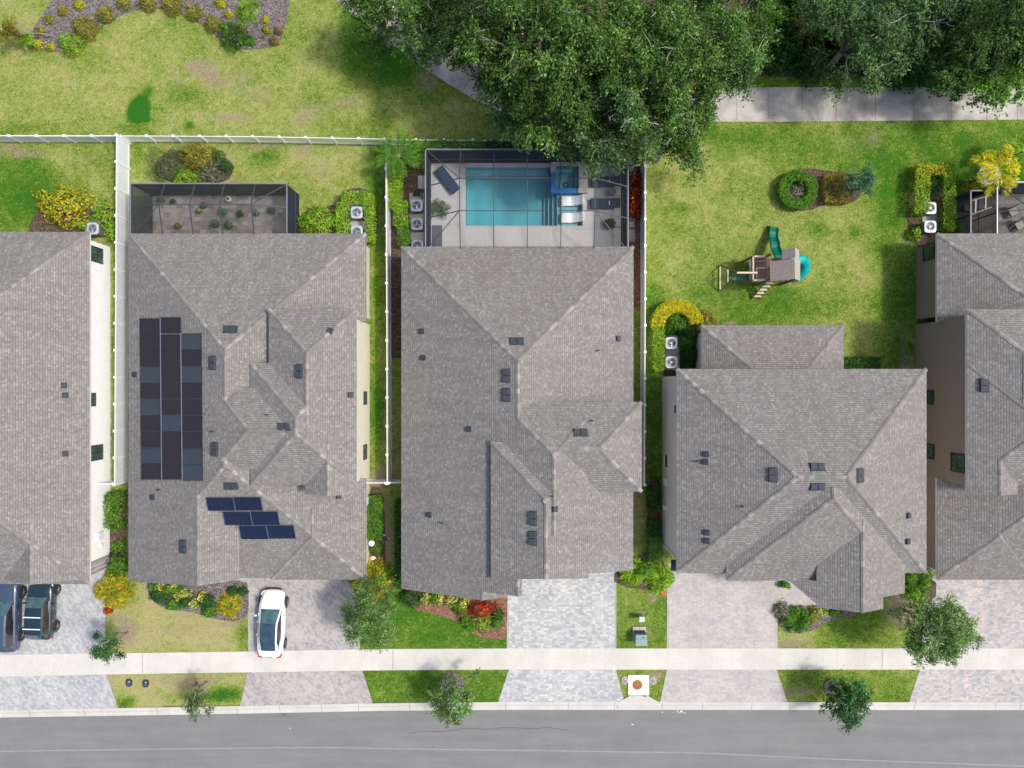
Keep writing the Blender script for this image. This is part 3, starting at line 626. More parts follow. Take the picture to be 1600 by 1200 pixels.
    def door(s, side, pos, c, w_, h, mat, name):
        m = MB(); y0 = pos
        if side == 'S': m.box(c-w_/2, pos-.05, 0, c+w_/2, pos-.002, h); [m.box(c-w_/2, pos-.06, h*k/4-.01, c+w_/2, pos-.05, h*k/4+.01) for k in (1, 2, 3)]
        o = m.build(name, mat, s.root)
        if name == 'front_door': MB().box(c+w_/2-.15, pos-.11, 1.0, c+w_/2-.09, pos-.05, 1.12).build('handle', FRAME_D, o)
DOORW = plain("garage_door_white", (0.72, 0.71, 0.68), 0.5, 0.03); DOORB = plain("door_brown", (0.16, 0.09, 0.05), 0.5, 0.15)
def M_(name, c, lines):  # cell grid of a solar module
    m = N(name); v = m.coord('UV'); b = m.n("ShaderNodeTexBrick"); b.offset = 0; b.inputs['Scale'].default_value = 1; b.inputs['Brick Width'].default_value = 1/6; b.inputs['Row Height'].default_value = 1/10
    b.inputs['Mortar Size'].default_value = 0.006; b.inputs['Color1'].default_value = cols(c); b.inputs['Color2'].default_value = cols(tuple(x*1.25 for x in c)); b.inputs['Mortar'].default_value = cols(lines); m.l(v, b.inputs['Vector'])
    m.set(Base_Color=b.outputs['Color'], Roughness=0.35, Specular_IOR_Level=0.3); return m.m
SOL_D = M_("solar_cells_dark", (0.022, 0.018, 0.024), (0.045, 0.04, 0.045)); SOL_L = M_("solar_cells_greyblue", (0.040, 0.050, 0.066), (0.06, 0.068, 0.08)); SOL_B = M_("solar_cells_blue", (0.008, 0.014, 0.038), (0.02, 0.03, 0.065)); SOL_F = plain("solar_frame", (0.014, 0.014, 0.02), 0.5); SOL_F2 = plain("solar_rail", (0.30, 0.33, 0.40), 0.35, 0.1, metal=0.6)

def solarhouse(H, mx=None):
    """the plan shared by the second and the fifth house (mirrored about X = mx/2)"""
    fx = (lambda x: x) if mx is None else (lambda x: mx-x); sw = (lambda d: d) if mx is None else (lambda d: {'W': 'E', 'E': 'W'}.get(d, d))
    def R(x0, y0, x1, y1): a, b = sorted((fx(x0), fx(x1))); return H.R(a, y0, b, y1)
    def pl(L): return [(sw(d), fx(p) if d in 'WE' else p, h, s_) for d, p, h, s_ in L]
    def ins(a, b, c, d): return (a, b, c, d) if mx is None else (c, b, a, d)
    Mp = [('W', -25.2, 3, S0), ('E', -9.59, 3, S0), ('N', 9.9, 3, S0), ('S', -12.75, 3, S0)]
    H.add([R(-25.2, 4.12, -9.59, 9.9)], pl(Mp), inset=.4)
    H.add([R(-25.2, -6.2, -10.6, 4.12)], pl(Mp), inset=ins(.4, 0, .4, 0), zoff=0)
    H.add([R(-25.2, -12.75, -9.59, -6.2)], pl(Mp), inset=ins(.4, .4, .4, 0), zoff=0)
    H.add([R(-17.6, -5.2, -13.5, -0.2)], pl([('N', -0.9, 6.45, S0), ('S', -4.6, 6.45, S0), ('W', -25.2, 3, S0)]), wall=False)
    T_ = lambda P: [(fx(x), y) for x, y in P]
    H.add([T_([(-25.2, -12.97), (-19.5, -12.5), (-19.5, -5), (-25.2, -5)]), T_([(-19.5, -12.5), (-17.35, -12.42), (-17.35, -5), (-19.5, -5)])], pl([('W', -25.2, 3, S0), ('E', -13.75, 3, S0)]), inset=(.4, .9, .4, .4))
    H.add([R(-15.8, -12.85, -9.59, -8)], pl([('W', -15.8, 3, S0*1.02), ('E', -9.59, 3, S0), ('S', -12.85, 3, S0)]), inset=.4, zoff=.03)
    U = [('E', -9.54, 6, S0)]
    H.add([R(-14.92, -3.4, -9.54, 4.6)], pl([('W', -14.92, 6, S0), ('E', -9.54, 6, S0), ('N', 4.6, 6, S0)]), inset=.42)
    H.add([R(-16.05, -6.2, -9.54, 1.3)], pl([('W', -16.05, 6, S0), ('E', -9.54, 6, S0), ('N', 1.3, 6, S0), ('S', -6.2, 6, S0)]), inset=ins(.42, .42, .42, .42))
    H.add([R(-12.68, -6.75, -9.54, -3)], pl([('W', -12.68, 6, S0), ('E', -9.54, 6, S0)]), inset=.42)
# house 1, far left
h1 = House(W_WHITE, FASCIA_L)
h1.add([h1.R(-43.4, -13.15, -27.76, 10.0)], [('E', -27.76, 3, S0), ('W', -43.4, 3, S0), ('N', 10.0, 3, S0), ('S', -13.15, 3, S0)])
h1.add([h1.R(-33.65, -12.8, -27.76, -9)], [('E', -27.76, 3, S0), ('W', -33.65, 3, S0)])
r1 = tag(empty('white_house', (-35.5, 0, 0)), 'white stuccoed one-storey house with grey shingle roof, cut by the left edge of the photo', 'house', 'houses in the row')
r1.location = (0, 0, 0); h1.build(r1)
for y, w_, z0, z1 in ((9.0-.25, 1.05, .9, 2.4), (-1.05, .9, 1.7, 2.5), (-4.65, 1.05, .9, 2.45)): h1.window('E', -28.16, y, w_, z0, z1)
h1.door('S', -12.8, -35.5, 4.9, 2.3, DOORW, 'garage_door'); h1.door('S', -12.85, -30.6, 1.0, 2.2, DOORB, 'front_door')
m = MB(); m.box(-28.16, -12.85, 0, -28.10, -11.9, 2.3); m.build('stone_veneer', STONE, r1)
MB().box(-28.16, -10.6, 1.0, -28.02, -10.1, 1.6).build('meter_box', VINYL_P, r1); MB().box(-28.16, -11.15, .9, -28.06, -10.95, 1.2).build('outlet_box', VINYL_P, r1)
for px, py, k in ((100, 602, 'small'), (102, 617.5, 'small'), (102, 709, 'small')): h1.vent(px, py, 'small')
# house 2 with the solar arrays
h2 = House(W_CREAM, FASCIA); solarhouse(h2)
r2 = tag(empty('cream_house'), 'cream two-storey house whose grey shingle roof carries two solar arrays', 'house', 'houses in the row'); h2.build(r2)
for i, x in enumerate((220.5, 252.5)):
    for k in range(10):
        y = 497.5+25.2*k-(i*1.5 if k == 0 else 0); light = (i, k) in ((0, 3), (0, 5), (0, 8), (1, 6)); sh = 0.25*k
        h2.panel([(x+sh, y), (x+31.4+sh, y), (x+31.4+sh, y+24.7), (x+sh, y+24.7)], SOL_L if light else SOL_D, SOL_F)
for k in range(9):
    y = 521+25.6*k; sh = 0.2*k; h2.panel([(284.7+sh, y), (316.5+sh, y), (316.5+sh, y+25.1), (284.7+sh, y+25.1)], SOL_L if k in (0, 2, 7, 8) else SOL_D, SOL_F)
for x0_, y0_, x1_, y1_ in ((252, 497, 254.5, 751), (284, 521, 286.5, 752)):
    A_, B_ = Vector(h2.at(x0_, y0_)), Vector(h2.at(x1_, y1_)); q_ = MB(); q_.beam(A_+Vector((0, 0, .14)), B_+Vector((0, 0, .14)), .05, .02); q_.build('panel_rail', SOL_F2, r2)
for x, y in ((322.5, 776), (349, 798.5), (374, 820)):
    for k in range(2): h2.panel([(x+43*k, y-k*.8), (x+42.5+43*k, y-k*.8), (x+46.5+43*k, y+21-k*.8), (x+4+43*k, y+21-k*.8)], SOL_B, SOL_F2)
for px, py, k in ((360, 515, 'double'), (333, 567, 'double'), (468, 580, 'double'), (445, 667, 'double'), (336, 702, 'double'), (361, 759, 'double'), (287, 854, 'double'), (211, 585, 'small'), (547.5, 617, 'small'), (529, 775, 'small'), (239, 777, 'small'), (516, 517, 'small'), (249, 765, 'pipe'), (333, 674, 'pipe'), (418, 648, 'pipe')): h2.vent(px, py, k)
h2.window('E', -9.95, -0.95, .9, 1.15, 2.05, cross=False); h2.window('E', -9.95, -4.6, 1.0, 1.15, 2.1, cross=False)
h2.window('N', 9.5, -20, 2.6, .1, 2.3); h2.door('S', -12.44, -12.7, 4.9, 2.3, DOORW, 'garage_door'); h2.door('S', -12.4, -18.2, 1.0, 2.2, DOORB, 'front_door')
MB().box(-9.99, -8.2, 1.0, -9.84, -7.7, 1.6).build('meter_box', VINYL_P, r2); MB().tube([(-9.9, -8.3, 0), (-9.9, -8.3, 1.3)], .03).build('conduit', VINYL_P, r2)
# house 3 with the pool
h3 = House(W_TAN, FASCIA_L)
M3 = [('W', -7.28, 3, S0), ('E', 7.99, 3, S0), ('N', 9.04, 3, S0), ('S', -40, 3, S0)]
h3.add([h3.R(-7.28, -12.9, 0.6, 9.04)], M3, inset=(.4, .4, 0, .4)); h3.add([h3.R(0.6, -1.4, 7.99, 9.04)], M3, zoff=0, inset=(0, 0, .4, .4))
h3.add([h3.R(-7.28, -13.45, -0.3, -9)], [('W', -7.28, 3, S0), ('E', 3.6, 3, S0)])
h3.add([h3.R(0.3, -6.6, 7.96, -1.1)], [('W', -7.28, 3, S0), ('N', -1.1, 6, S0), ('S', -6.6, 6, S0), ('E', 7.96, 6, S0)], inset=.42)
h3.add([h3.R(0.3, -9, 4.6, -1.1)], [('W', -7.28, 3, S0), ('N', -1.1, 6, S0), ('E', 7.9, 4.96, S0)], wall=False)
h3.add([[(-1.3, -11.97), (1.9, -11.54), (1.9, -3.55), (-1.3, -3.55)], [(1.9, -11.54), (4.65, -11.83), (4.65, -3.55), (1.9, -3.55)], [(4.65, -11.55), (7.62, -11.7), (7.62, -3.55), (4.65, -3.55)]], [('W', -1.3, 6, S0), ('N', -3.55, 6, S0), ('E', 7.62, 4.96, S0)], inset=(.42, .75, .42, .42))
r3 = tag(empty('tan_house'), 'tan house with grey hip roof standing right below the swimming pool', 'house', 'houses in the row'); h3.build(r3)
for px, py, k in ((807.5, 533.5, 'double'), (791.5, 587, 'double'), (791.5, 617, 'double'), (907, 676, 'double'), (833, 810, 'double'), (833, 841, 'double'), (659, 517.5, 'small'), (661, 559, 'small'), (965.5, 529, 'small'), (732.5, 670.5, 'small'), (670.5, 804.5, 'small'), (867, 795.5, 'small'), (925, 657, 'pipe'), (934, 548, 'pipe'), (863, 775, 'pipe'), (691, 817, 'pipe')): h3.vent(px, py, k)
h3.window('N', 8.64, -2.5, 3.2, .1, 2.4); h3.window('N', 8.64, 4, 2.4, .1, 2.4); h3.door('S', -11.23, 4.2, 5.0, 2.4, DOORW, 'garage_door'); h3.door('S', -12.5, -2.2, 1.0, 2.2, DOORB, 'front_door')
# house 4
h4 = House(W_GREY, FASCIA_L)
h4.add([h4.R(10.1, -11.6, 25.43, 0.93)], [('W', 10.1, 6, S0), ('E', 25.43, 6, S0), ('N', 0.93, 6, S0), ('S', -11.6, 6, S0)], inset=(.42, .42, .42, .42))
h4.add([h4.R(13.07, -11.98, 23.9, -6)], [('W', 13.07, 6.25, S0), ('E', 23.9, 6.25, S0), ('S', -11.98, 6.25, S0)], inset=.42)
h4.add([h4.R(18.4, -13.45, 22.2, -8)], [('W', 17.3, 6.25, S0), ('E', 23.95, 6.25, S0)], inset=.42)
h4.add([h4.R(22.2, -12.75, 23.95, -8)], [('W', 17.3, 6.25, S0), ('E', 23.95, 6.25, S0)], inset=(0, .42, .42, 0), zoff=.012)
h4.add([[(18.4, -13.3), (18.4, -11.9), (16.8, -11.9)]], [('W', 17.3, 6.25, S0)], wall=False, zoff=.012)
h4.add([h4.R(12.45, 0.0, 21.8, 3.87)], [('W', 12.45, 3, S0), ('E', 21.8, 3, S0), ('N', 3.87, 3, S0)], inset=(.4, 0, .4, .4))
r4 = tag(empty('grey_house'), 'grey two-storey house with big X-shaped hip ridges behind the play set lawn', 'house', 'houses in the row'); h4.build(r4)
for px, py, k in ((1208, 742, 'double'), (1277, 730, 'double'), (1277, 760, 'double'), (1343, 743, 'double'), (1103, 709.5, 'small'), (1102, 721.5, 'small'), (1104, 832, 'small'), (1104, 845, 'small'), (1418.5, 805.5, 'small'), (1417, 846, 'small'), (1089, 720.5, 'pipe'), (1159, 791, 'pipe')): h4.vent(px, py, k)
h4.window('W', 10.52, -5.25, 1.0, .8, 1.95, fr=FRAME_W, cross=False); h4.window('W', 10.52, -1.6, .7, 3.6, 4.4, fr=FRAME_W, cross=False)
h4.window('N', .5, 23.5, 1.2, 3.6, 4.9); h4.window('N', 3.47, 17, 2.6, .3, 2.3)
h4.door('S', -11.56, 15.6, 4.9, 2.4, DOORW, 'garage_door'); h4.window('S', -13.03, 20.3, 1.8, 3.4, 4.9); h4.window('S', -13.03, 20.3, 1.8, .7, 2.2)
MB().box(10.36, -6.9, 1.0, 10.52, -6.4, 1.7).build('meter_box', VINYL_P, r4); MB().box(10.36, -8.6, .9, 10.52, -8.3, 1.3).build('outlet_box', VINYL_P, r4); MB().tube([(10.44, -11.1, 0), (10.44, -11.1, 5.7)], .05).build('downspout', VINYL_P, r4)
m = MB(); m.box(9.95, -11.7, 5.1, 10.9, -11.0, 5.2); m.build('corner_flashing', VENT, r4)
# house 5, far right: the mirror of house 2
h5 = House(W_BROWN, FASCIA_L); solarhouse(h5, 18.33)
r5 = tag(empty('brown_house'), 'brown-walled two-storey house with grey shingle roof, cut by the right edge', 'house', 'houses in the row'); h5.build(r5)
W5 = 18.33+9.95
h5.window('W', W5-.005, 9.0-.05, 1.1, .9, 2.2, cross=False); h5.window('W', W5-.005, -0.9, .95, 1.4, 2.1, cross=False); h5.window('W', W5-.005, -4.55, 1.0, 1.3, 2.15, cross=False); h5.window('W', W5-.005, -5.0, 1.2, 3.9, 5.25)
h5.vent(1538, 602, 'double'); h5.door('S', -12.44, 31, 4.9, 2.3, DOORW, 'garage_door'); h5.door('S', -12.4, 36.5, 1.0, 2.2, DOORB, 'front_door'); h5.window('N', 9.5, 38, 2.6, .1, 2.3)
# ------------------------------------------------------------------ fences
def fence(label, pts, h, kind, group=None, step=1.86, name='vinyl_fence'):
    root = tag(empty(name), label, 'fence', group)
    L = [math.hypot(b[0]-a[0], b[1]-a[1]) for a, b in zip(pts[:-1], pts[1:])]; tot = sum(L); n = max(1, round(tot/step))
    def at(t):
        d = t*tot
        for (a, b), l in zip(zip(pts[:-1], pts[1:]), L):
            if d <= l+1e-6: return (a[0]+(b[0]-a[0])*d/l, a[1]+(b[1]-a[1])*d/l)
            d -= l
        return pts[-1]
    P = [at(i/n) for i in range(n+1)]
    for p in P:
        m = MB(); m.box(p[0]-.065, p[1]-.065, 0, p[0]+.065, p[1]+.065, h+.06); m.box(p[0]-.085, p[1]-.085, h+.06, p[0]+.085, p[1]+.085, h+.09); m.build('post', VINYL, root)
    for a, b in zip(P[:-1], P[1:]):
        A = Vector((a[0], a[1], 0)); B = Vector((b[0], b[1], 0)); d = (B-A).normalized(); A += d*.067; B -= d*.067; m = MB()
        z = Vector((0, 0, 1))
        if kind == 'solid':
            m.beam(A+z*(h-.05), B+z*(h-.05), .06, .12); m.beam(A+z*.15, B+z*.15, .06, .12); ln = (B-A).length; k = int(ln/.155)
            for i in range(k):
                p = A+d*(ln*(i+.5)/k); m.beam(p+z*.21, p+z*(h-.112), ln/k-.006, .028) if False else None
                q0 = A+d*(ln*i/k+.003); q1 = A+d*(ln*(i+1)/k-.003); s_ = Vector((-d.y, d.x, 0))*(.014)
                c8 = [q0-s_, q1-s_, q1+s_, q0+s_]; m.prism([(c.x, c.y) for c in c8], .205, h-.115, 1)
        else:
            for zz in (h-.04, .2): m.beam(A+z*zz, B+z*zz, .05, .09)
            ln = (B-A).length; k = int(ln/.13)
            for i in range(1, k):
                q = A+d*(ln*i/k); s_ = Vector((-d.y, d.x, 0))*.014; e = d*.024
                m.prism([(c.x, c.y) for c in (q-e-s_, q+e-s_, q+e+s_, q-e+s_)], .245, h-.09, 0)
        m.build('panel', [VINYL, VINYL_P], root)
    return root
FG = 'white vinyl fences between the lots'
fence('white solid panel fence along the lawn above the white house', [g(-260, 220), g(-100, 221), g(60, 222), g(202, 222)], 1.2, 'solid', FG)
fence('white picket fence above the cream house, between common lawn and yard', [g(203.5, 222), g(400, 223), g(560, 226), g(607, 227)], 1.2, 'picket', FG)
fence('white picket fence behind the dark screened pool', [g(611, 228), g(800, 229), g(999, 229)], 1.2, 'picket', FG)
fence('tall white solid fence between the white house and the cream house', [g(203, 224), g(201.5, 500), g(200, 752)], 1.62, 'solid', FG)
fence('narrow white solid fence between the cream house and the tan house', [g(609.5, 232), g(611, 500), g(611.5, 750)], 1.62, 'solid', FG)
fence('long white solid fence between the tan house and the play set lawn', [g(1001, 231), g(1001, 500), g(1000, 752)], 1.62, 'solid', FG)
fence('short white gate fence joining the white house wall', [g(172, 751), g(198, 751)], 1.55, 'solid', FG, name='gate_fence')
fence('short white gate fence joining the cream house wall', [g(578, 749.5), g(609, 749.5)], 1.55, 'solid', FG, name='gate_fence')
fence('short white gate fence joining the left wall of the tan house', [g(614, 749.5), g(636, 749.5)], 1.55, 'solid', FG, name='gate_fence')
# ------------------------------------------------------------------ screen cages
def cage(label, x0, y0, x1, y1, h, rafters, rfun, name='screen_enclosure', hy=None, sides='WNE', hs=None):
    """frame tubes and mesh skin; rfun(x) -> list of (y, z) down the roof profile from back to house"""
    root = tag(empty(name), label, 'screen enclosure'); fr = MB(); t = .055
    def bm(a, b, wd=t): fr.beam(a, b, wd, wd*1.3)
    hs = hs or h
    cor = [(x0, y0), (x1, y0), (x1, y1), (x0, y1)]
    bm((x0, y1, h), (x1, y1, h), .07); bm((x0, y0, hs), (x0, y1-.05, h), .07); bm((x1, y0, hs), (x1, y1-.05, h), .07)
    for x in rafters+[x0, x1]: bm((x, y1, .05), (x, y1, h-.06), .05)
    k = max(2, int((y1-y0)/2)); ys = [y0+.04+(y1-y0-.1)*i/k for i in range(k)]
    for x in (x0, x1):
        for y in ys: bm((x, y, .05), (x, y, h-.06), .05)
        bm((x, y0, .9), (x, y1-.05, .9), .045)
    bm((x0+.05, y1, .9), (x1-.05, y1, .9), .045)
    top = MB()
    R_ = [(x, rfun(x)) for x in rafters]
    for x, pr in R_:
        for (a, za), (b, zb) in zip(pr[:-1], pr[1:]): bm((x, a, za), (x, b, zb))
    for (xa, pa), (xb, pb) in zip(R_[:-1], R_[1:]):
        for k in range(1, len(pa)-1): bm((xa, pa[k][0], pa[k][1]-.01), (xb, pb[k][0], pb[k][1]-.01), .045)
        for k in range(len(pa)-1): top.quad((xa, pa[k+1][0], pa[k+1][1]), (xb, pb[k+1][0], pb[k+1][1]), (xb, pb[k][0], pb[k][1]), (xa, pa[k][0], pa[k][1]))
    for xe, (xr, pr) in ((x0, R_[0]), (x1, R_[-1])):
        inn = pr[1:-1]; L = [(y1, h)]+[(y, h-.0) for y, _ in inn]+[(y0, hs)]
        for i, (y, z) in enumerate(inn):
            bm((xe, y+(.0 if len(inn) == 1 else (-.25)), h), (xr, y, z))
        bm((xe, y1, h), (xr, inn[0][0], inn[0][1]), .05)
        if len(inn) > 1: bm((xe, y0+.1, hs), (xr, inn[-1][0], inn[-1][1]), .05)
        else: bm((xr, inn[-1][0], inn[-1][1]), (xe, y0+.1, hs), .03)
        P = [(xe, y1, h)]+[(xe, y0, hs)]; Q = [(xr, y, z) for y, z in pr]
        # end slope fan: wall top edge to the first rafter line
        ys_e = [y1]+[y for y, _ in inn]+[y0]; E = [(xe, y, h if i < len(ys_e)-1 else hs) for i, y in enumerate(ys_e)]
        for k in range(len(Q)-1): top.quad(E[k], E[k+1], Q[k+1], Q[k])
    fr.build('frame', [ALU], root); top.build('roof_screen', SCR_T, root)
    for nm, P in (('W', [(x0, y0, .05), (x0, y1, .05), (x0, y1, h), (x0, y0, hs)]), ('E', [(x1, y0, .05), (x1, y1, .05), (x1, y1, h), (x1, y0, hs)]), ('N', [(x0, y1, .05), (x1, y1, .05), (x1, y1, h), (x0, y1, h)])):
        if nm in sides: MB().poly(P).build('side_screen', SCR_S, root)
    # paler rails on the top edge, the frame's sheen put into their colour
    e = MB(); e.beam((x0, y1+.045, h+.05), (x1, y1+.045, h+.05), .05, .04); e.beam((x0-.045, y0, hs+.05), (x0-.045, y1, h+.05), .05, .04); e.beam((x1+.045, y0, hs+.05), (x1+.045, y1, h+.05), .05, .04); e.build('top_sheen_rail', ALU_L, root)
    return root
cage('low dark screen enclosure over the paver patio of the cream house', -25.15, 9.45, -14.9, 13.2, 2.75, [-22.95, -20.95, -19.0, -16.95], lambda x: [(13.2, 2.75), (11.65, 3.55), (9.5, 2.9)], name='patio_enclosure')
cage('large dark screen enclosure covering the turquoise pool', -5.67, 8.75, 7.62, 15.45, 2.75, [-3.39, -1.2, 1.0, 3.19, 5.37], lambda x: [(15.45, 2.75), (13.3, 3.75), (11.2, 3.75), (8.8, 3.0)], name='pool_enclosure')
cage('dark screen enclosure behind the brown house at the right edge', 32.1, 9.45, 44, 13.3, 2.7, [33.9, 36, 38.2, 40.4], lambda x: [(13.3, 2.7), (11.4, 3.3), (9.5, 2.9)], name='patio_enclosure')
# lower attached dark frame of the last enclosure
root = tag(empty('door_frame_bay'), 'black open-topped bay of door frames beside the enclosure at the right edge', 'screen bay'); m = MB()
A = (30.6, 9.8); B = (32.0, 12.9)
for a, b in (((30.6, 9.8, 2.3), (30.6, 12.9, 2.3)), ((30.6, 12.9, 2.3), (32.0, 12.9, 2.3)), ((30.6, 9.8, .05), (30.6, 9.8, 2.3)), ((30.6, 12.9, .05), (30.6, 12.9, 2.3)), ((30.6, 12.2, 2.3), (32.0, 12.6, 2.5)), ((30.6, 11.3, 2.3), (32, 11.8, 2.5)), ((30.9, 11.4, 2.3), (30.9, 12.3, 2.35)), ((31.5, 11.6, 2.4), (31.5, 12.5, 2.45)), ((30.6, 11.3, .05), (30.6, 11.3, 2.3))): m.beam(a, b, .09, .09)
m.build('frame', [FRAME_D], root); MB().poly([(30.6, 9.8, .05), (30.6, 12.9, .05), (30.6, 12.9, 2.3), (30.6, 9.8, 2.3)]).build('side_screen', SCR_S, root); MB().poly([(30.6, 12.9, .05), (32, 12.9, .05), (32, 12.9, 2.3), (30.6, 12.9, 2.3)]).build('side_screen', SCR_S, root)
sheet("patio", [[(-25.15, 9), (-14.9, 9), (-14.9, 13.2), (-25.15, 13.2)]], 0.055, PAV_PATIO); sheet("patio", [[(30.6, 9), (44, 9), (44, 13.3), (30.6, 13.3)]], 0.055, PAV_PATIO)
# ------------------------------------------------------------------ pool
px0, py0, px1, py1 = POOL
DK = [[(-5.67, 8.9), (px0, 8.9), (px0, 15.5), (-5.67, 15.5)], [(px0, 8.9), (px1, 8.9), (px1, py0), (px0, py0)], [(px1, 8.9), (7.65, 8.9), (7.65, 15.5), (px1, 15.5)], [(px0, py1), (px1, py1), (px1, 15.5), (px0, 15.5)]]
sheet("pool_deck", DK, 0.07, DECK)
m = MB()
for y in np.arange(9.3, 15.4, .62):
    for a, b in ((-5.6, px0-.35), (px1+.05, 7.6)): m.quad((a, y-.008, .074), (b, y-.008, .074), (b, y+.008, .074), (a, y+.008, .074))
for x in np.arange(-5.2, 7.6, 1.1):
    m.quad((x-.008, 8.95, .074), (x+.008, 8.95, .074), (x+.008, 10.6, .074), (x-.008, 10.6, .074))
o = m.build("deck_joint", plain('deck_joint_grey', (0.36, .345, .33), .9)); o['kind'] = 'structure'
def m_poolfloor():
    m = N("pool_plaster"); v = m.coord(); vo = m.n("ShaderNodeTexVoronoi", feature='DISTANCE_TO_EDGE'); vo.inputs['Scale'].default_value = 2.2; m.l(m.coord(), vo.inputs['Vector'])
    c = m.ramp(m.noise(v, 9, 5, .7), [(0.3, (0.19, 0.42, 0.49)), (0.7, (0.25, 0.51, 0.57))]); m.set(Base_Color=c, Roughness=.6); return m.m
PF = m_poolfloor(); PSTEP = plain("pool_step", (0.44, 0.52, 0.545), .6, .06); PTILE = plain("tile_cobalt", (0.03, 0.18, 0.50), .25, .25, 30); COPE = plain("coping_travertine", (0.43, 0.40, 0.385), .8, .1, 5); LINE = plain("tile_navy_line", (0.02, 0.05, 0.09), .4)
pool = tag(empty('swimming_pool'), 'rectangular turquoise swimming pool with cobalt-tiled raised spa in its corner', 'swimming pool')
m = MB(); zb = -1.35; x0, y0, x1, y1 = px0, py0, px1, py1
m.quad((x0, y0, zb), (x1, y0, zb), (x1, y1, zb), (x0, y1, zb))
for a, b in (((x0, y0), (x0, y1)), ((x0, y1), (x1, y1)), ((x1, y1), (x1, y0)), ((x1, y0), (x0, y0))): m.quad((a[0], a[1], zb), (b[0], b[1], zb), (b[0], b[1], .069), (a[0], a[1], .069))
m.build('basin', PF, pool)
ledge = MB().box(x0+.003, y1-.42, -1.34, 2.6, y1-.003, -.5); ledge.build('ledge', PSTEP, pool)
st = [(x1-2.72+i*.26, -.16-.26*(5-i)) for i in range(5)]     # treads from the deep end up to the sun shelf
sx = x1-1.52
for i in range(4):
    a = sx-.30*(4-i); MB().box(a, y0+.003, zb+.002, a+.30, 13.35, -.32-.27*(3-i)-.1).build('step', PSTEP, pool); MB().box(a-.004, y0+.004, -.32-.27*(3-i)-.098, a+.045, 13.34, -.32-.27*(3-i)-.09).build('step_tile_line', LINE, pool)
MB().box(sx, y0+.003, zb+.002, x1-.003, 13.35, -.30).build('sun_shelf', PSTEP, pool)
MB().box(x1-.1, y0, .0, x1, 13.3, .072).build('waterline_tile', LINE, pool)
WAT = m_water("pool_water", (0.60, 0.86, 0.90)); WAT2 = m_water("spa_water", (0.80, 0.92, 0.93))
MB().quad((x0+.002, y0+.002, -.09), (x1-.002, y0+.002, -.09), (x1-.002, y1-.002, -.09), (x0+.002, y1-.002, -.09)).build('water', WAT, pool)
# spa
sx0, sy0, sx1, sy1 = 2.72, 13.32, 4.95, 15.2
m = MB(); m.box(sx0, sy0, -1.3, sx0+.30, sy1, .33); m.box(sx0+.30, sy0, -1.3, sx1, sy0+.3, .33); m.build('spa_spillway', PTILE, pool, bevel=.01)
m = MB(); m.box(sx1-.3, sy0+.3, -.1, sx1+.32, sy1+.24, .40); m.box(sx0-.02, sy1-.02, -.1, sx1-.3, sy1+.24, .40); m.box(sx0-.04, sy1-.45, -.1, sx0+.34, sy1-.02, .40); m.box(sx1-.35, sy0-.02, -.1, sx1+.32, sy0+.31, .402); m.build('spa_coping', COPE, pool, bevel=.012)
m = MB(); m.box(sx0+.3, sy0+.3, -.75, sx1-.3, sy1-.02, -.7); m.box(sx0+.3, sy0+.3, -.7, sx0+.62, sy1-.02, -.2); m.box(sx1-.62, sy0+.3, -.7, sx1-.3, sy1-.02, -.2); m.box(sx0+.62, sy1-.36, -.7, sx1-.62, sy1-.02, -.2); m.box(sx0+.62, sy0+.3, -.7, sx1-.62, sy0+.5, -.2); m.build('spa_bench', plain('spa_plaster', (0.66, 0.74, 0.75), .6, .1), pool)
m = MB()
for a, b, c, d in ((sx0+.60, sy0+.48, sx0+.64, sy1-.34), (sx1-.64, sy0+.48, sx1-.60, sy1-.34), (sx0+.64, sy1-.38, sx1-.64, sy1-.34)): m.box(a, b, -.198, c, d, -.19)
m.build('bench_tile_line', LINE, pool); MB().disc(((sx0+sx1)/2, (sy0+sy1)/2-.1), .2, -.69, 24, 0, .13).build('spa_drain', LINE, pool)
MB().quad((sx0+.3, sy0+.3, .27), (sx1-.3, sy0+.3, .27), (sx1-.3, sy1-.02, .27), (sx0+.3, sy1-.02, .27)).build('spa_water', WAT2, pool)
m = MB(); m.box(px0-.1, py1, .05, sx0-.04, py1+.26, .22); m.build('raised_coping', COPE, pool, bevel=.01)
# pool furniture
NAVY = plain("cushion_navy", (0.022, 0.042, 0.088), .8, .15, 12); NAVYF = plain("lounger_frame", (0.018, 0.024, 0.04), .4); WHITEP = plain("white_resin", (0.84, 0.86, 0.88), .35, .03)
def lounger(label, loc, rz, back=0.25):
    r = tag(empty('sun_lounger', loc, rz), label, 'sun lounger', 'navy sun loungers by the pool')
    m = MB(); m.box(-.36, -1.0, .25, .36, .35, .30); m.build('seat', NAVYF, r, bevel=.01)
    m = MB(); m.box(-.35, -.98, .302, .35, .33, .38); m.build('cushion', NAVY, r, bevel=.03)
    M = Matrix.Translation((0, .36, .29)) @ Matrix.Rotation(back, 4, 'X'); m = MB(); m.box(-.35, 0, .0, .35, .72, .1, 0, M); m.build('backrest', NAVY, r, bevel=.03)
    for x in (-.3, .3):
        for y in (-.9, .6): MB().box(x-.03, y-.03, 0, x+.03, y+.03, .248).build('leg', NAVYF, r)
    return r
cx, cy = g(699, 281, .3); lounger('navy sun lounger set askew in the left corner of the pool deck', (cx, cy, .07), math.radians(-142), .05)
TOWEL = plain("towel_white", (0.7, 0.71, 0.73), .9)
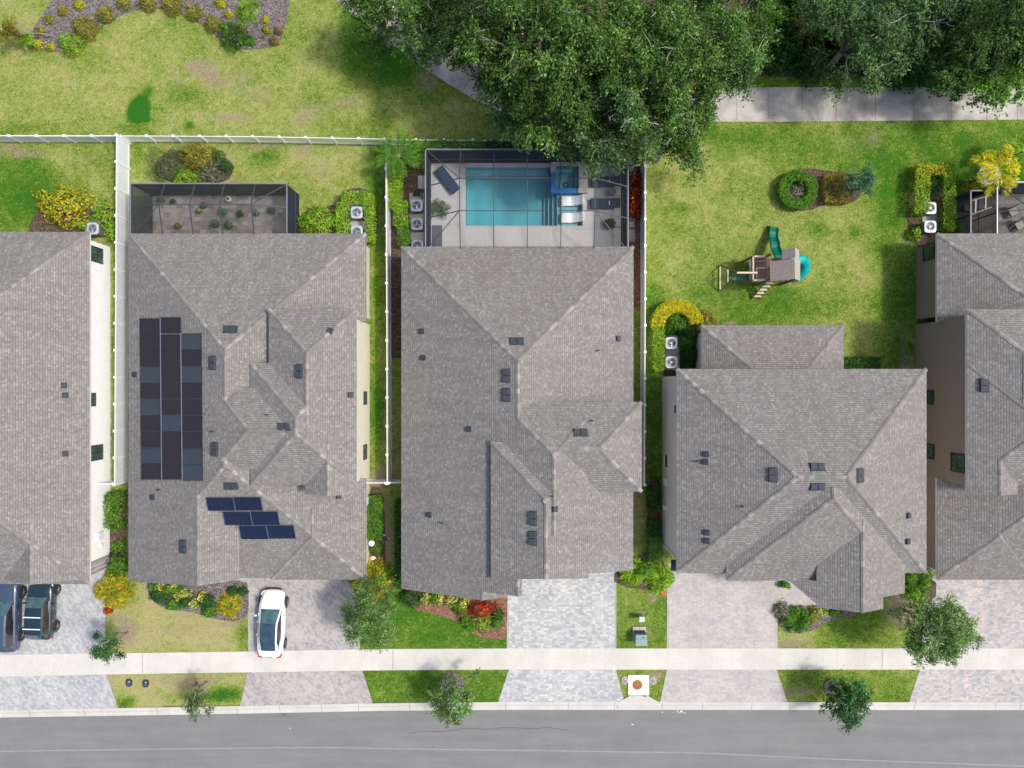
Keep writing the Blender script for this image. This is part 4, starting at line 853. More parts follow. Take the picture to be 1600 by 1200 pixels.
for py_, lab, pos in ((284.5, 'navy sun lounger beside the spa on the right of the pool deck', 0), (318.5, 'navy sun lounger beside the sun shelf on the right of the pool deck', 1)):
    cx, cy = g(945, py_, .3); r = lounger(lab, (cx, cy, .07), math.radians(-90), .3)
    m = MB(); pts = [(.15*math.cos(t)*(1)-.0, .35+.1*math.sin(t)) for t in np.linspace(-1.2, 1.2, 7)]
    m.beam((-.14, .28, .47), (.14, .28, .47), .07, .05); m.build('rolled_towel', TOWEL, r, bevel=.02)
for py_, lab in ((314, 'white in-pool lounger on the sun shelf, the one nearer the spa'), (340.5, 'white in-pool lounger on the sun shelf, the one nearer the tan house')):
    cx, cy = g(895, py_, 0); r = tag(empty('pool_lounger', (cx-.1, cy, -.14), math.radians(-90)), lab, 'pool lounger', 'white loungers in the pool'); m = MB()
    prof = [(-.72, .06), (-.55, .13), (-.3, .17), (0, .12), (.2, .2), (.5, .42), (.74, .66), (.86, .70)]
    for (a, za), (b, zb_) in zip(prof[:-1], prof[1:]):
        m.quad((-.33, a, za), (.33, a, za), (.33, b, zb_), (-.33, b, zb_)); m.quad((-.33, b, zb_-.12), (.33, b, zb_-.12), (.33, a, max(0, za-.12)), (-.33, a, max(0, za-.12)))
        for x in (-.33, .33): m.poly([(x, a, max(0, za-.12)), (x, b, zb_-.12), (x, b, zb_), (x, a, za)])
    m.build('seat', WHITEP, r, smooth=True); MB().box(-.3, .72, .0, .3, .8, .55).build('back_support', WHITEP, r, bevel=.02)
cx, cy = g(957, 300, .5); r = tag(empty('side_table', (cx, cy, .07)), 'small round grey table between the two loungers right of the pool', 'side table'); MB().cyl((0, 0), .26, .42, .47, 24).build('table_top', plain('table_grey', (.12, .13, .13), .6), r, bevel=.008); MB().tube([(0, 0, 0), (0, 0, .42)], [.16, .04], 12).build('pedestal', FRAME_D, r)
cx, cy = g(683, 369, .05); o = MB().box(-.36, -.75, 0, .36, .75, .015).build('floor_mat', plain('mat_slate', (.10, .11, .13), .95)); o.location = (cx, cy, .072); tag(o, 'slate grey floor mat on the deck beside the house wall', 'mat')
# stepping slabs along the right of the cage
for i in range(10):
    cx, cy = g(987, 253.5+10.85*i); o = MB().box(-.18, -.2, 0, .18, .2, .05).build('stepping_stone', CONC_K, bevel=.01); o.location = (cx, cy, .045); tag(o, 'pale square stepping stone in the row along the right side of the pool enclosure', 'stepping stone', 'stepping stones in one row beside the pool enclosure')
cx, cy = g(987, 368); o = MB().box(-.22, -.42, 0, .22, .42, .06).build('stepping_slab', CONC_P, bevel=.01); o.location = (cx, cy, .045); tag(o, 'largest pale slab at the lower end of the stepping stone row', 'paving slab')
# ------------------------------------------------------------------ air conditioners
AC_C = plain("ac_cabinet", (0.50, 0.53, 0.57), .45, .05, metal=.2); AC_S = plain("ac_side", (0.13, 0.14, 0.15), .6, .15); AC_B = plain("ac_fan_blade", (0.42, 0.45, 0.5), .35, .1, metal=.5); AC_D = plain("ac_inside", (0.012, 0.02, 0.035), .6)
def make_ac():
    r = empty('air_conditioner'); h = .82; a = .38
    m = MB(); m.prism(smooth_poly([(-a, -a), (a, -a), (a, a), (-a, a)], 1) if False else [(-a+.07, -a), (a-.07, -a), (a, -a+.07), (a, a-.07), (a-.07, a), (-a+.07, a), (-a, a-.07), (-a, -a+.07)], 0, h-.06); m.build('cabinet', AC_S, r)
    m = MB(); n = 32; R_ = .29; sq = []
    for i in range(n):
        t = 2*math.pi*i/n; c, s_ = math.cos(t), math.sin(t); k = .405/((abs(c)**5+abs(s_)**5)**.2); sq.append((c*k, s_*k))
    for i in range(n):
        j = (i+1) % n; ci, cj = 2*math.pi*i/n, 2*math.pi*j/n; p, q = (R_*math.cos(ci), R_*math.sin(ci)), (R_*math.cos(cj), R_*math.sin(cj))
        m.quad((*p, h+.02), (*sq[i], h), (*sq[j], h), (*q, h+.02)); m.quad((*sq[i], h), (*sq[i], h-.08), (*sq[j], h-.08), (*sq[j], h)); m.quad((*p, h+.02), (*q, h+.02), (*q, h-.15), (*p, h-.15))
    m.build('top_cover', AC_C, r); MB().disc((0, 0), R_+.005, h-.1, 28).build('inside', AC_D, r)
    m = MB()
    for k in range(3):
        t = k*2.094; P = []
        for rr, w_ in ((.05, .35), (.15, .46), (.26, .42)):
            P.append([(rr*math.cos(t-w_), rr*math.sin(t-w_), h-.02), (rr*math.cos(t+w_), rr*math.sin(t+w_), h-.07)])
        for u, v in zip(P[:-1], P[1:]): m.quad(u[0], v[0], v[1], u[1])
    m.cyl((0, 0), .07, h-.08, h-.01, 14); m.build('fan', AC_B, r)
    m = MB()
    for rr in (.1, .17, .24): m.disc((0, 0), rr+.006, h+.022, 28, 0, rr)
    for k in range(12):
        t = k*math.pi/6; d = (math.cos(t), math.sin(t)); nn = (-d[1]*.004, d[0]*.004); m.quad((d[0]*.07-nn[0], d[1]*.07-nn[1], h+.024), (d[0]*.29-nn[0], d[1]*.29-nn[1], h+.024), (d[0]*.29+nn[0], d[1]*.29+nn[1], h+.024), (d[0]*.07+nn[0], d[1]*.07+nn[1], h+.024))
    m.build('grille', AC_S, r); return r
ac0 = make_ac(); first = True
for px, py, rz, lab in ((145, 357, .3, 'air conditioner at the back corner of the white house among golden shrubs'), (557.5, 332, 1.1, 'upper air conditioner behind the cream house, inside the curved hedge'), (557.5, 362, .2, 'air conditioner behind the cream house, half under the eave'),
        (651, 321, .7, 'air conditioner with dark fan, topmost of three left of the pool'), (651.5, 350, 1.6, 'middle one of three air conditioners left of the pool'), (652, 384, .4, 'air conditioner left of the pool, half hidden under the tan house eave'),
        (1049, 536, .9, 'upper air conditioner beside the back room of the grey house'), (1049, 566, .1, 'lower air conditioner beside the back room of the grey house'), (1453.5, 325, 1.3, 'upper air conditioner behind the brown house, between clipped hedges'), (1453.5, 354, .5, 'lower air conditioner behind the brown house, nearest its eave')):
    o = ac0 if first else copy_tree(ac0); first = False
    cx, cy = g(px, py, .9); o.location = (cx, cy, .1); o.rotation_euler = (0, 0, 0); tag(o, lab, 'air conditioner', 'air conditioning units behind the houses')
    for ch in o.children:
        if ch.name.startswith('fan'): ch.rotation_euler = (0, 0, rz)
for P in ([(544, 318), (572, 318), (572, 378), (546, 378)], [(640, 302), (663, 302), (663, 392), (640, 392)], [(1036, 524), (1061, 524), (1061, 578), (1036, 578)], [(1440, 316), (1463, 316), (1463, 366), (1440, 366)], [(134, 345), (158, 345), (158, 368), (134, 368)]): sheet("equipment_pad", [[g(*p) for p in P]], .1, CONC_P, thick=.1)
o = MB().box(-.3, -.45, 0, .3, .45, .02).build('sandbags', CONC_P); cx, cy = g(660, 285); o.location = (cx, cy, .06); o.name = 'pump_pad'; tag(o, 'pale concrete slab at the upper left side of the pool enclosure', 'slab')
cx, cy = g(651, 302, .5); r = tag(empty('pool_pump', (cx, cy, .1)), 'black pool pump and pipes above the air conditioners left of the pool', 'pump')
MB().tube([(-.25, 0, .2), (.25, 0, .2)], .12, 12).build('motor', FRAME_D, r); MB().tube([(.1, .05, .2), (.1, .3, .45), (.35, .3, .45), (.35, -.3, .1)], .035, 8).build('pipe', FRAME_D, r); MB().tube([(-.3, -.1, .1), (-.3, -.45, .15), (-.15, -.5, .2)], .03, 8).build('white_pipe', FRAME_W, r)
# ------------------------------------------------------------------ vehicles
TYRE = plain("tyre_rubber", (0.02, 0.02, 0.022), .9); RIM = plain("wheel_alloy", (0.45, 0.46, 0.48), .3, .1, metal=.8); LRED = plain("tail_light", (0.35, 0.01, 0.012), .2); LCLR = plain("head_light", (0.75, 0.78, 0.8), .1, .05); BLK = plain("black_trim", (0.015, 0.016, 0.02), .4)
def m_paint(name, c): return plain(name, c, .28, .03, 1.0, 0.0, 0, 1.0)
CGL = m_glass("car_glass", (0.012, 0.03, 0.05), .03); CGW = m_glass('windshield_glass', (0.035, 0.075, 0.085), .04); CGL2 = m_glass("car_side_glass", (0.012, 0.012, 0.014), .05)
def vehicle(name, label, cat, loc, rz, L, W, st, gh, paint, roofmat, rails=None, wheels=(1.35, -1.4), wr=.34, crossbars=False, door=True):
    """st: (y, half width, deck height, sill height) along the body; gh: (y, half width at roof, roof height, half width at belt, belt height)"""
    r = tag(empty(name, loc, rz), label, cat, 'cars parked on the driveways'); m = MB(); rings = []
    for y, hw, zt, zs in st:
        half = [(0, zt+.035), (.45*hw, zt+.03), (.80*hw, zt), (.95*hw, zt-.07), (hw, zt-.22), (hw*.995, (zt+zs)/2-.05), (hw*.96, zs), (0, zs)]
        rings.append([(x, y, z) for x, z in half]+[(-x, y, z) for x, z in half[-2:0:-1]])
    def skin(m, rings, closed=True, sel=None):
        n = len(rings[0])
        for a, b in zip(rings[:-1], rings[1:]):
            for k in range(n if closed else n-1):
                if sel is None or k in sel: m.quad(a[k], b[k], b[(k+1) % n], a[(k+1) % n])
    skin(m, rings); m.poly(rings[0]); m.poly(rings[-1][::-1]); m.build('body', paint, r, smooth=True, subsurf=2)
    G = []
    for y, wr_, zr, wb, zb_ in gh: G.append([(-wb, y, zb_), (-wr_-.02, y, zr-.09) if zr-zb_ > .15 else (-wb, y, zb_+.01), (-wr_*.9, y, zr), (-wr_*.45, y, zr+.025), (0, y, zr+.03), (wr_*.45, y, zr+.025), (wr_*.9, y, zr), (wr_+.02, y, zr-.09) if zr-zb_ > .15 else (wb, y, zb_+.01), (wb, y, zb_)])
    nG = len(G)
    def part(nm, mat, ia, ib, sel, sub=1):
        q = MB(); skin(q, G[ia:ib+1], False, sel); q.build(nm, mat, r, smooth=True)
    part('windshield', CGW, 0, 1, (2, 3, 4, 5)); part('rear_window', CGL, nG-2, nG-1, (2, 3, 4, 5)); part('roof', roofmat, 1, nG-2, (2, 3, 4, 5))
    part('pillar', paint, 0, nG-1, (1,)); part('pillar', paint, 0, nG-1, (6,)); part('side_window', CGL2, 0, nG-1, (0,)); part('side_window', CGL2, 0, nG-1, (7,))
    for s_ in (-1, 1):
        q = MB(); q.beam((s_*(gh[0][3]+.01), gh[0][0]-.25, gh[0][4]+.03), (s_*(gh[-1][3]), gh[-1][0]+.2, gh[-1][4]+.03), .04, .05); q.build('belt_trim', paint if not rails else rails, r)
        ym = gh[1][0]+.1 if len(gh) > 1 else .5
        q = MB(); M = Matrix.Translation((s_*(W/2+.07), gh[0][0]-.45, .98)); q.box(-.1, -.05, -.07, .1, .06, .07, 0, M); q.build('mirror', paint if cat == 'car' and roofmat is CGL else BLK, r, bevel=.03)
        for y in wheels:
            wv = empty('wheel', (s_*(W/2-.1), y, wr)); wv.parent = r
            q = MB(); q.tube([(-.11, 0, 0), (-.1, 0, 0), (.1, 0, 0), (.115, 0, 0)], [wr-.04, wr, wr, wr-.03], 28); q.build('tyre', TYRE, wv)
            q = MB(); x = .118*s_
            q.tube([(s_*.09, 0, 0), (s_*.122, 0, 0)], wr*.66, 24); q.build('rim', AC_D, wv)
            q = MB()
            for k in range(5): t = k*1.2566; q.beam((s_*.127, 0, 0), (s_*.127, wr*.64*math.cos(t), wr*.64*math.sin(t)), .05, .03)
            q.tube([(s_*.118, 0, 0), (s_*.13, 0, 0)], .06, 12); q.build('spokes', RIM, wv)
            q = MB(); P = [(s_*(W/2+.004), y+(wr+.05)*math.cos(t), wr+(wr+.05)*math.sin(t)) for t in np.linspace(-.1, math.pi+.1, 15)]; q.tube(P, .022, 6); q.build('wheel_arch', BLK, r)
    yf, yr = st[0][0], st[-1][0]
    for s_ in (-1, 1):
        q = MB(); q.tube([(s_*W*.28, yf-.10, st[1][2]-.10), (s_*W*.38, yf-.18, st[1][2]-.08), (s_*W*.445, yf-.42, st[1][2]-.05)], [.03, .05, .03], 8); q.build('headlight', LCLR, r)
        q = MB(); q.tube([(s_*W*.26, yr+.02, st[-2][2]-.10), (s_*W*.40, yr+.09, st[-2][2]-.09), (s_*W*.455, yr+.34, st[-2][2]-.07)], [.03, .05, .03], 8); q.build('tail_light', LRED, r)
    MB().box(-W*.3, yf-.03, .32, W*.3, yf+.012, .5).build('grille', BLK, r); MB().box(-W*.36, yr-.015, .3, W*.36, yr+.03, .42).build('rear_bumper_insert', BLK, r)
    zt_ = lambda y: np.interp(y, [s_[0] for s_ in st][::-1], [s_[2] for s_ in st][::-1]); hw_ = lambda y: np.interp(y, [s_[0] for s_ in st][::-1], [s_[1] for s_ in st][::-1])
    for s_ in (-1, 1):
        MB().tube([(s_*hw_(y)*.80, y, zt_(y)-.004) for y in np.linspace(gh[0][0]+.02, yf-.32, 7)], .011, 5).build('hood_gap', BLK, r)
        for yy in (gh[0][0]-.1, gh[2][0]+.1, gh[-2][0]+.25): MB().tube([(s_*(hw_(yy)*.97), yy, zt_(yy)-.09), (s_*(hw_(yy)+.004), yy, zt_(yy)-.28), (s_*hw_(yy), yy, .4)], .009, 5).build('door_gap', BLK, r)
        MB().tube([(s_*.08+.12, gh[0][0]+.0, gh[0][2]+.045), (s_*.25+.3*s_, gh[0][0]-.16, gh[0][2]+.12)], .012, 5).build('wiper', BLK, r)
    MB().tube([(hw_(yf-.3)*.78*k, yf-.16-.16*k*k, zt_(yf-.2)-.02) for k in np.linspace(-1, 1, 9)], .012, 5).build('bonnet_edge', BLK, r)
    MB().tube([(hw_(yr+.3)*.72*k, yr+.10+.16*k*k, zt_(yr+.1)-.02) for k in np.linspace(-1, 1, 9)], .045 if roofmat is CGL else .015, 6).build('tailgate_edge', BLK, r)
    if door:
        for s_ in (-1, 1):
            for yy in (.15, -.75): MB().box(s_*W/2-.02, yy-.08, .80, s_*W/2+.012, yy+.08, .83).build('door_handle', RIM if rails else paint, r)
    if crossbars:
        for yy in crossbars: MB().beam((-gh[2][1]*.95, yy, gh[2][2]+.10), (gh[2][1]*.95, yy, gh[2][2]+.10), .07, .035).build('crossbar', plain('crossbar_alloy', (.8, .82, .84), .3, .03), r)
    return r
WHT = m_paint("paint_white", (0.83, 0.84, 0.86)); GRN = m_paint("paint_deep_teal", (0.008, 0.030, 0.042)); BLU = m_paint("paint_slate_blue", (0.045, 0.07, 0.125))
CHR = plain("bright_trim", (0.7, .72, .75), .2, .03, metal=.6)
vehicle('parked_car', 'white hatchback with full glass roof on the taupe paver driveway', 'car', (-16.62, -16.55, .022), math.radians(-2.2), 4.65, 1.86,
    [(2.34, .40, .52, .28), (2.24, .60, .62, .22), (1.95, .78, .74, .2), (1.4, .90, .84, .2), (.9, .93, .93, .2), (0, .93, .96, .2), (-1.0, .93, .98, .2), (-1.6, .92, 1.0, .2), (-2.0, .82, .98, .22), (-2.24, .66, .90, .26), (-2.33, .46, .78, .34)],
    [(1.08, .74, .95, .78, .93), (.25, .60, 1.38, .80, .96), (-.35, .60, 1.42, .80, .97), (-1.05, .57, 1.34, .78, .98), (-1.72, .54, 1.10, .72, 1.0)], WHT, CGL, wheels=(1.42, -1.42), wr=.35)
vehicle('parked_suv', 'small dark teal utility vehicle with two roof crossbars on the blue-grey driveway', 'car', (-32.5, -15.55, .022), math.radians(-1.5), 4.1, 1.8,
    [(2.06, .48, .70, .28), (1.97, .68, .82, .22), (1.6, .84, .96, .2), (1.1, .90, 1.02, .2), (.6, .90, 1.05, .2), (-.6, .90, 1.06, .2), (-1.4, .89, 1.06, .2), (-1.82, .81, 1.04, .24), (-2.0, .68, .95, .3), (-2.06, .50, .8, .4)],
    [(.95, .72, 1.07, .76, 1.04), (.35, .62, 1.50, .78, 1.06), (-.4, .62, 1.56, .78, 1.07), (-1.5, .60, 1.52, .76, 1.07), (-1.92, .54, 1.14, .70, 1.07)], GRN, GRN, rails=CHR, wheels=(1.28, -1.25), wr=.34, crossbars=(-.25, -1.05))
vehicle('parked_suv', 'big slate blue utility vehicle cut by the left edge, beside the teal one', 'car', (-34.95, -15.95, .022), math.radians(-.8), 4.95, 1.95,
    [(2.47, .68, .85, .3), (2.4, .86, .98, .25), (1.95, .95, 1.1, .22), (1.3, .975, 1.14, .22), (.7, .975, 1.16, .22), (-.8, .975, 1.17, .22), (-1.8, .96, 1.16, .22), (-2.3, .92, 1.14, .26), (-2.46, .82, 1.02, .34), (-2.5, .70, .9, .42)],
    [(1.1, .78, 1.17, .84, 1.14), (.3, .68, 1.68, .86, 1.16), (-.5, .68, 1.75, .86, 1.17), (-1.8, .66, 1.72, .84, 1.17), (-2.3, .60, 1.3, .78, 1.17)], BLU, BLU, rails=CHR, wheels=(1.5, -1.45), wr=.39, crossbars=False)
# ------------------------------------------------------------------ play set
WD = m_wood("cedar_weathered", (0.30, 0.235, 0.20), (0.50, 0.43, 0.38), (1, 10, 1)); WDD = m_wood("cedar_dark", (0.13, 0.075, 0.055), (0.24, 0.15, 0.11), (8, 1, 1)); WDL = m_wood("cedar_pale", (0.5, 0.40, 0.31), (0.68, .58, .48), (2, 2, 2))
SLG = plain("slide_green", (0.0, 0.16, 0.095), .3, .15, 2, coat=.4); SLT = plain("slide_turquoise", (0.0, 0.38, 0.37), .3, .12, 2, coat=.4)
ps = tag(empty('play_set'), 'wooden backyard play set with green wave slide, turquoise tube slide and swings', 'play set')
X0, X1, Y0, Y1 = 17.05, 18.75, 6.95, 8.55
for x in (X0, X1):
    for y in (Y0, Y1): MB().box(x-.06, y-.06, 0, x+.06, y+.06, 3.0).build('post', WDD, ps)
for y in (Y0, Y1): MB().box(16.1-.05, y-.05, 0, 16.2, y+.05, 2.2).build('post', WDD, ps)
m = MB()
for i in range(12): m.box(16.15+i*.22, Y0, 1.36, 16.15+i*.22+.2, Y1, 1.4)
m.build('deck', WDD, ps)
def slope_roof(a, b, za, zb, y0, y1, n, nm):
    m = MB()
    for i in range(n):
        t0, t1 = i/n, (i+.93)/n; xa, xb = a+(b-a)*t0, a+(b-a)*t1; z0_, z1_ = za+(zb-za)*t0, za+(zb-za)*t1
        m.poly([(xa, y0, z0_), (xb, y0, z1_), (xb, y1, z1_), (xa, y1, z0_)]); m.poly([(xa, y0, z0_-.03), (xa, y1, z0_-.03), (xb, y1, z1_-.03), (xb, y0, z1_-.03)])
        for (p, zp) in ((xa, z0_), (xb, z1_)): m.poly([(p, y0, zp-.03), (p, y0, zp), (p, y1, zp), (p, y1, zp-.03)])
        for y in (y0, y1): m.poly([(xa, y, z0_-.03), (xb, y, z1_-.03), (xb, y, z1_), (xa, y, z0_)])
    m.build(nm, WD, ps)
slope_roof(16.95, 18.15, 3.05, 4.0, 6.75, 8.05, 9, 'roof_boards'); slope_roof(18.85, 18.17, 3.2, 4.0, 6.75, 8.05, 5, 'roof_boards')
slope_roof(17.55, 18.15, 3.5, 4.06, 8.08, 8.75, 5, 'dormer_roof'); slope_roof(18.7, 18.17, 3.4, 4.06, 8.08, 8.75, 4, 'dormer_roof')
for (a, b) in (((16.15, Y0), (17.0, Y0)), ((16.15, Y1), (17.0, Y1)), ((16.15, Y0), (16.15, Y1)), ((X1, Y0), (X1, Y1))):
    m = MB(); m.beam((*a, 2.15), (*b, 2.15), .09, .06); m.beam((*a, 1.5), (*b, 1.5), .05, .05); L = math.hypot(b[0]-a[0], b[1]-a[1]); k = int(L/.16)
    for i in range(1, k): x = a[0]+(b[0]-a[0])*i/k; y = a[1]+(b[1]-a[1])*i/k; m.box(x-.03, y-.015, 1.5, x+.03, y+.015, 2.15)
    m.build('railing', WDL, ps)
m = MB(); m.box(16.5, 7.1, 1.75, 17.0, 7.75, 1.8); m.build('table_top', WDD, ps); m = MB()
for a, b in (((16.45, 7.05), (17.05, 7.05)), ((16.45, 7.05), (16.45, 7.8)), ((16.45, 7.8), (17.05, 7.8))): m.beam((*a, 1.95), (*b, 1.95), .07, .05)
m.build('table_frame', WDL, ps)
m = MB(); m.beam((16.2, 8.75, 1.1), (17.1, 8.5, 2.0), .1, .05); m.beam((16.2, 8.35, 1.0), (17.0, 8.3, 1.9), .06, .05); m.build('climbing_rail', WDL, ps)
# slides
def slide(nm, pts, wd, mat):
    m = MB(); R_ = []
    for i, p in enumerate(pts):
        a = Vector(pts[max(i-1, 0)]); b = Vector(pts[min(i+1, len(pts)-1)]); d = b-a; s_ = Vector((-d.y, d.x, 0)).normalized(); p = Vector(p)
        R_.append([p+s_*wd/2+Vector((0, 0, .16)), p+s_*(wd/2-.04)+Vector((0, 0, .16)), p+s_*(wd/2-.1), p-s_*(wd/2-.1), p-s_*(wd/2-.04)+Vector((0, 0, .16)), p-s_*wd/2+Vector((0, 0, .16)), p-s_*wd/2+Vector((0, 0, -.04)), p+s_*wd/2+Vector((0, 0, -.04))])
    for a, b in zip(R_[:-1], R_[1:]):
        for k in range(8): m.quad(a[k], b[k], b[(k+1) % 8], a[(k+1) % 8])
    m.poly(R_[0]); m.poly(R_[-1][::-1]); m.build(nm, mat, ps, smooth=False, weld=True)
slide('wave_slide', [(18.15-(.0 if i < 2 else .0)-.14*math.sin(i/12*math.pi)+i*.012, 8.55+i*.205, 1.4*(1-i/12)**1.05+.10+.07*math.sin(i*1.35)) for i in range(13)], .62, SLG)
m = MB(); P = []; 
for i in range(19):
    t = math.pi*.62-i/18*math.pi*1.35; P.append((19.32+.52*math.cos(t)*1.0+.12, 7.85+.52*math.sin(t), 2.15-1.75*i/18))
P = [(18.5, 8.28, 2.25)]+P; m.tube(P, .33, 16, 0, False); m.build('tube_slide', SLT, ps, smooth=True)
for k in (4, 9, 14): q = MB(); p = P[k]; d = Vector(P[k+1])-Vector(P[k]); d.normalize(); q.tube([Vector(p)-d*.03, Vector(p)+d*.03], .36, 16); q.build('slide_flange', SLT, ps)
# ladder, swing beam, A-frame, swings
m = MB()
for s_ in (-.28, .28): m.beam((17.6+s_, 7.0, 1.4), (17.05+s_, 5.95, .02), .05, .1)
m.build('ladder_rails', WDD, ps)
for i in range(5): t = (i+.5)/5.4; x = 17.6-.55*t; y = 7.0-1.05*t; z = 1.4*(1-t); MB().box(x-.3, y-.07, z, x+.3, y+.06, z+.04).build('ladder_step', WDL, ps)
MB().beam((16.35, 7.42, 2.3), (15.0, 7.42, 2.3), .12, .16).build('swing_beam', WDL, ps)
m = MB(); m.beam((15.05, 7.46, 2.25), (14.55, 8.36, .0), .09, .07); m.beam((15.05, 7.38, 2.25), (14.55, 6.45, 0), .09, .07); m.build('a_frame_legs', WDD, ps)
MB().beam((14.55, 8.35, .1), (14.55, 6.45, .1), .09, .06).build('a_frame_foot_bar', WDL, ps); MB().beam((14.80, 7.95, 1.05), (14.80, 6.9, 1.05), .08, .06).build('a_frame_cross_bar', WDL, ps)
for x in (15.35, 15.95):
    s_ = empty('swing', (0, 0, 0)); s_.parent = ps
    q = MB(); [q.tube([(x-.2*k, 7.42, 2.2), (x-.22*k, 7.3, .55)], .012, 5) for k in (-1, 1)]; q.build('chain', SLT, s_); MB().box(x-.24, 7.2, .5, x+.24, 7.4, .55).build('seat', SLT, s_, bevel=.015)
# ------------------------------------------------------------------ utilities and small things
UG = plain("utility_green", (0.22, 0.33, 0.33), .55, .06); UGD = plain("utility_green_dark", (0.03, .045, .045), .6)
cx, cy = g(1002, 1000, .8); r = tag(empty('transformer', (cx, cy+.05, .03)), 'grey-green ground transformer cabinet on a pad above the sidewalk', 'utility cabinet')
MB().box(-.47, -.4, 0, .47, .62, .09).build('pad', CONC_P, r, bevel=.01); m = MB(); m.box(-.38, -.42, .09, .38, .30, .78); m.build('cabinet', UG, r, bevel=.03); MB().box(-.40, -.44, .78, .40, .02, .83).build('lid', UG, r, bevel=.015); MB().box(-.36, .30, .09, .36, .38, .7).build('back_panel', UGD, r)
MB().box(-.05+.12, .07, .775, .07+.12, .15, .792).build('warning_label', LRED, r)
cx, cy = g(1003, 968, .9); r = tag(empty('utility_pedestal', (cx, cy, 0)), 'small pale green utility pedestal standing in the grass strip', 'utility pedestal'); MB().box(-.15, -.14, 0, .15, .14, .75).build('post', UG, r, bevel=.02); MB().box(-.19, -.18, .75, .19, .18, .9).build('cap', plain('pedestal_cap', (.5, .68, .64), .5), r, bevel=.04)
VB = plain("valve_lid", (0.06, 0.085, 0.12), .5, .2); VBG = plain("meter_lid_grey", (0.22, 0.22, 0.23), .6, .15)
for px, py, mt, lab in ((202, 1066.5, VB, 'dark blue water valve lid in the verge, the left one of the pair'), (228, 1067.5, VB, 'dark blue valve lid with a white speck, right one of the verge pair'), (976, 1062.5, VBG, 'grey meter box lid left of the orange manhole cover'), (1020.5, 1063, VBG, 'grey meter box lid right of the orange manhole cover')):
    cx, cy = g(px, py); r = tag(empty('meter_box', (cx, cy, .02)), lab, 'meter box', 'utility lids in the verge'); m = MB(); m.prism(smooth_poly([(-.22, -.27), (.22, -.27), (.22, .27), (-.22, .27)], 1), -.02, .045); m.build('rim', FRAME_D if mt is VB else CONC_P, r); MB().box(-.13, -.18, .045, .13, .18, .056).build('lid', mt, r, bevel=.01); MB().box(.0, .05, .056, .07, .11, .06).build('reader_port', FRAME_W, r)
IN = g(998, 1072); r = tag(empty('storm_inlet', (IN[0], IN[1], 0)), 'square cream concrete storm inlet with rusty orange manhole cover at the kerb', 'storm drain')
MB().box(-.76, -.62, -.3, .72, .80, .075).build('slab', plain('inlet_concrete', (.72, .68, .58), .9, .04), r, bevel=.01)
RUST = plain("rusty_iron", (0.42, 0.16, 0.06), .9, .45, 14); RUSTD = plain("rust_rim", (.2, .075, .035), .9, .3)
MB().disc((-.11, .12), .34, .079, 30).build('manhole_rim', RUSTD, r); m = MB(); m.disc((-.11, .12), .28, .086, 30); m.build('manhole_cover', RUST, r)
m = MB(); [m.disc((-.11, .12), a+.02, .09, 26, 0, a) for a in (.1, .19)]; [m.box(-.11+.15*math.cos(t)-.02, .12+.15*math.sin(t)-.02, .087, -.11+.15*math.cos(t)+.02, .12+.15*math.sin(t)+.02, .093) for t in np.arange(0, 6.2, .785)]; m.build('cover_pattern', RUSTD, r)
m = MB(); m.poly([(-.62, -.64, .074), (.6, -.64, .074), (1.45, -1.12, .045), (1.5, -1.62, -.055), (-1.5, -1.62, -.055), (-1.45, -1.12, .045)][::-1]); m.build('throat_apron', CONC_K, r); MB().box(.28, -.70, .07, .5, -.62, .082).build('inlet_notch', FRAME_D, r)
# curbside specks on the road
rs = random.Random(9); m = MB()
for px, py, n, sp in ((1062, 1113, 12, 12), (453, 1138, 1, 1), (988, 1132, 2, 2)):
    for _ in range(n): x, y = g(px+rs.gauss(0, sp), py+rs.gauss(0, sp*.18), -.09); m.disc((x, y), rs.uniform(.02, .05), -.083, 7)
o = m.build('white_paint_specks', plain('speck_white', (.75, .75, .75), .9)); o['kind'] = 'structure'
# side yard odds and ends by the cream house
cx, cy = g(580.5, 849, .8); r = tag(empty('patio_stand', (cx, cy, 0)), 'round white-topped bin beside the hedge at the cream house wall', 'bin'); MB().tube([(0, 0, 0), (0, 0, .75)], [.16, .2], 16).build('bin_body', FRAME_D, r); MB().cyl((0, 0), .21, .75, .8, 22).build('lid', FRAME_W, r, bevel=.01)
r.name = 'lidded_bin'
cx, cy = g(600, 842, .5); r = tag(empty('folding_chair', (cx, cy, .05), .6), 'black folding chair with white frame lying in the dark side bed', 'chair'); MB().box(-.2, -.2, .38, .2, .2, .41).build('seat', FRAME_D, r)
for s_ in (-1, 1): MB().tube([(s_*.22, -.25, 0), (s_*.22, .1, .42), (s_*.22, .28, .8)], .018, 6).build('frame_tube', FRAME_W, r); MB().tube([(s_*.2, .25, 0), (s_*.2, -.2, .42)], .018, 6).build('leg', FRAME_W, r)
cx, cy = g(583, 872, .1); o = MB().prism(smooth_poly([(-.25, -.1), (.0, -.16), (.24, .0), (.1, .15), (-.15, .12)], 2), 0, .12).build('edging_stone', FRAME_W); o.location = (cx, cy, .05); tag(o, 'white rounded stone beside the golden shrub by the cream house', 'stone')
cx, cy = g(180, 868, .3); r = tag(empty('hose_reel', (cx, cy, .05)), 'black hose reel between the shrubs by the white house', 'hose reel'); MB().tube([(-.2, 0, .25), (.2, 0, .25)], .2, 16).build('drum', FRAME_D, r); MB().box(-.26, -.2, 0, -.22, .2, .5).build('side_plate', FRAME_D, r); MB().box(.22, -.2, 0, .26, .2, .5).build('side_plate', FRAME_D, r)
cx, cy = g(1509, 326, .2); o = MB().box(-.22, -.22, 0, .22, .22, .35).build('equipment_box', plain('box_grey', (.3, .29, .27), .7), bevel=.02); o.location = (cx, cy, .05); tag(o, 'small grey box on the grass beside the black door frame bay', 'box')
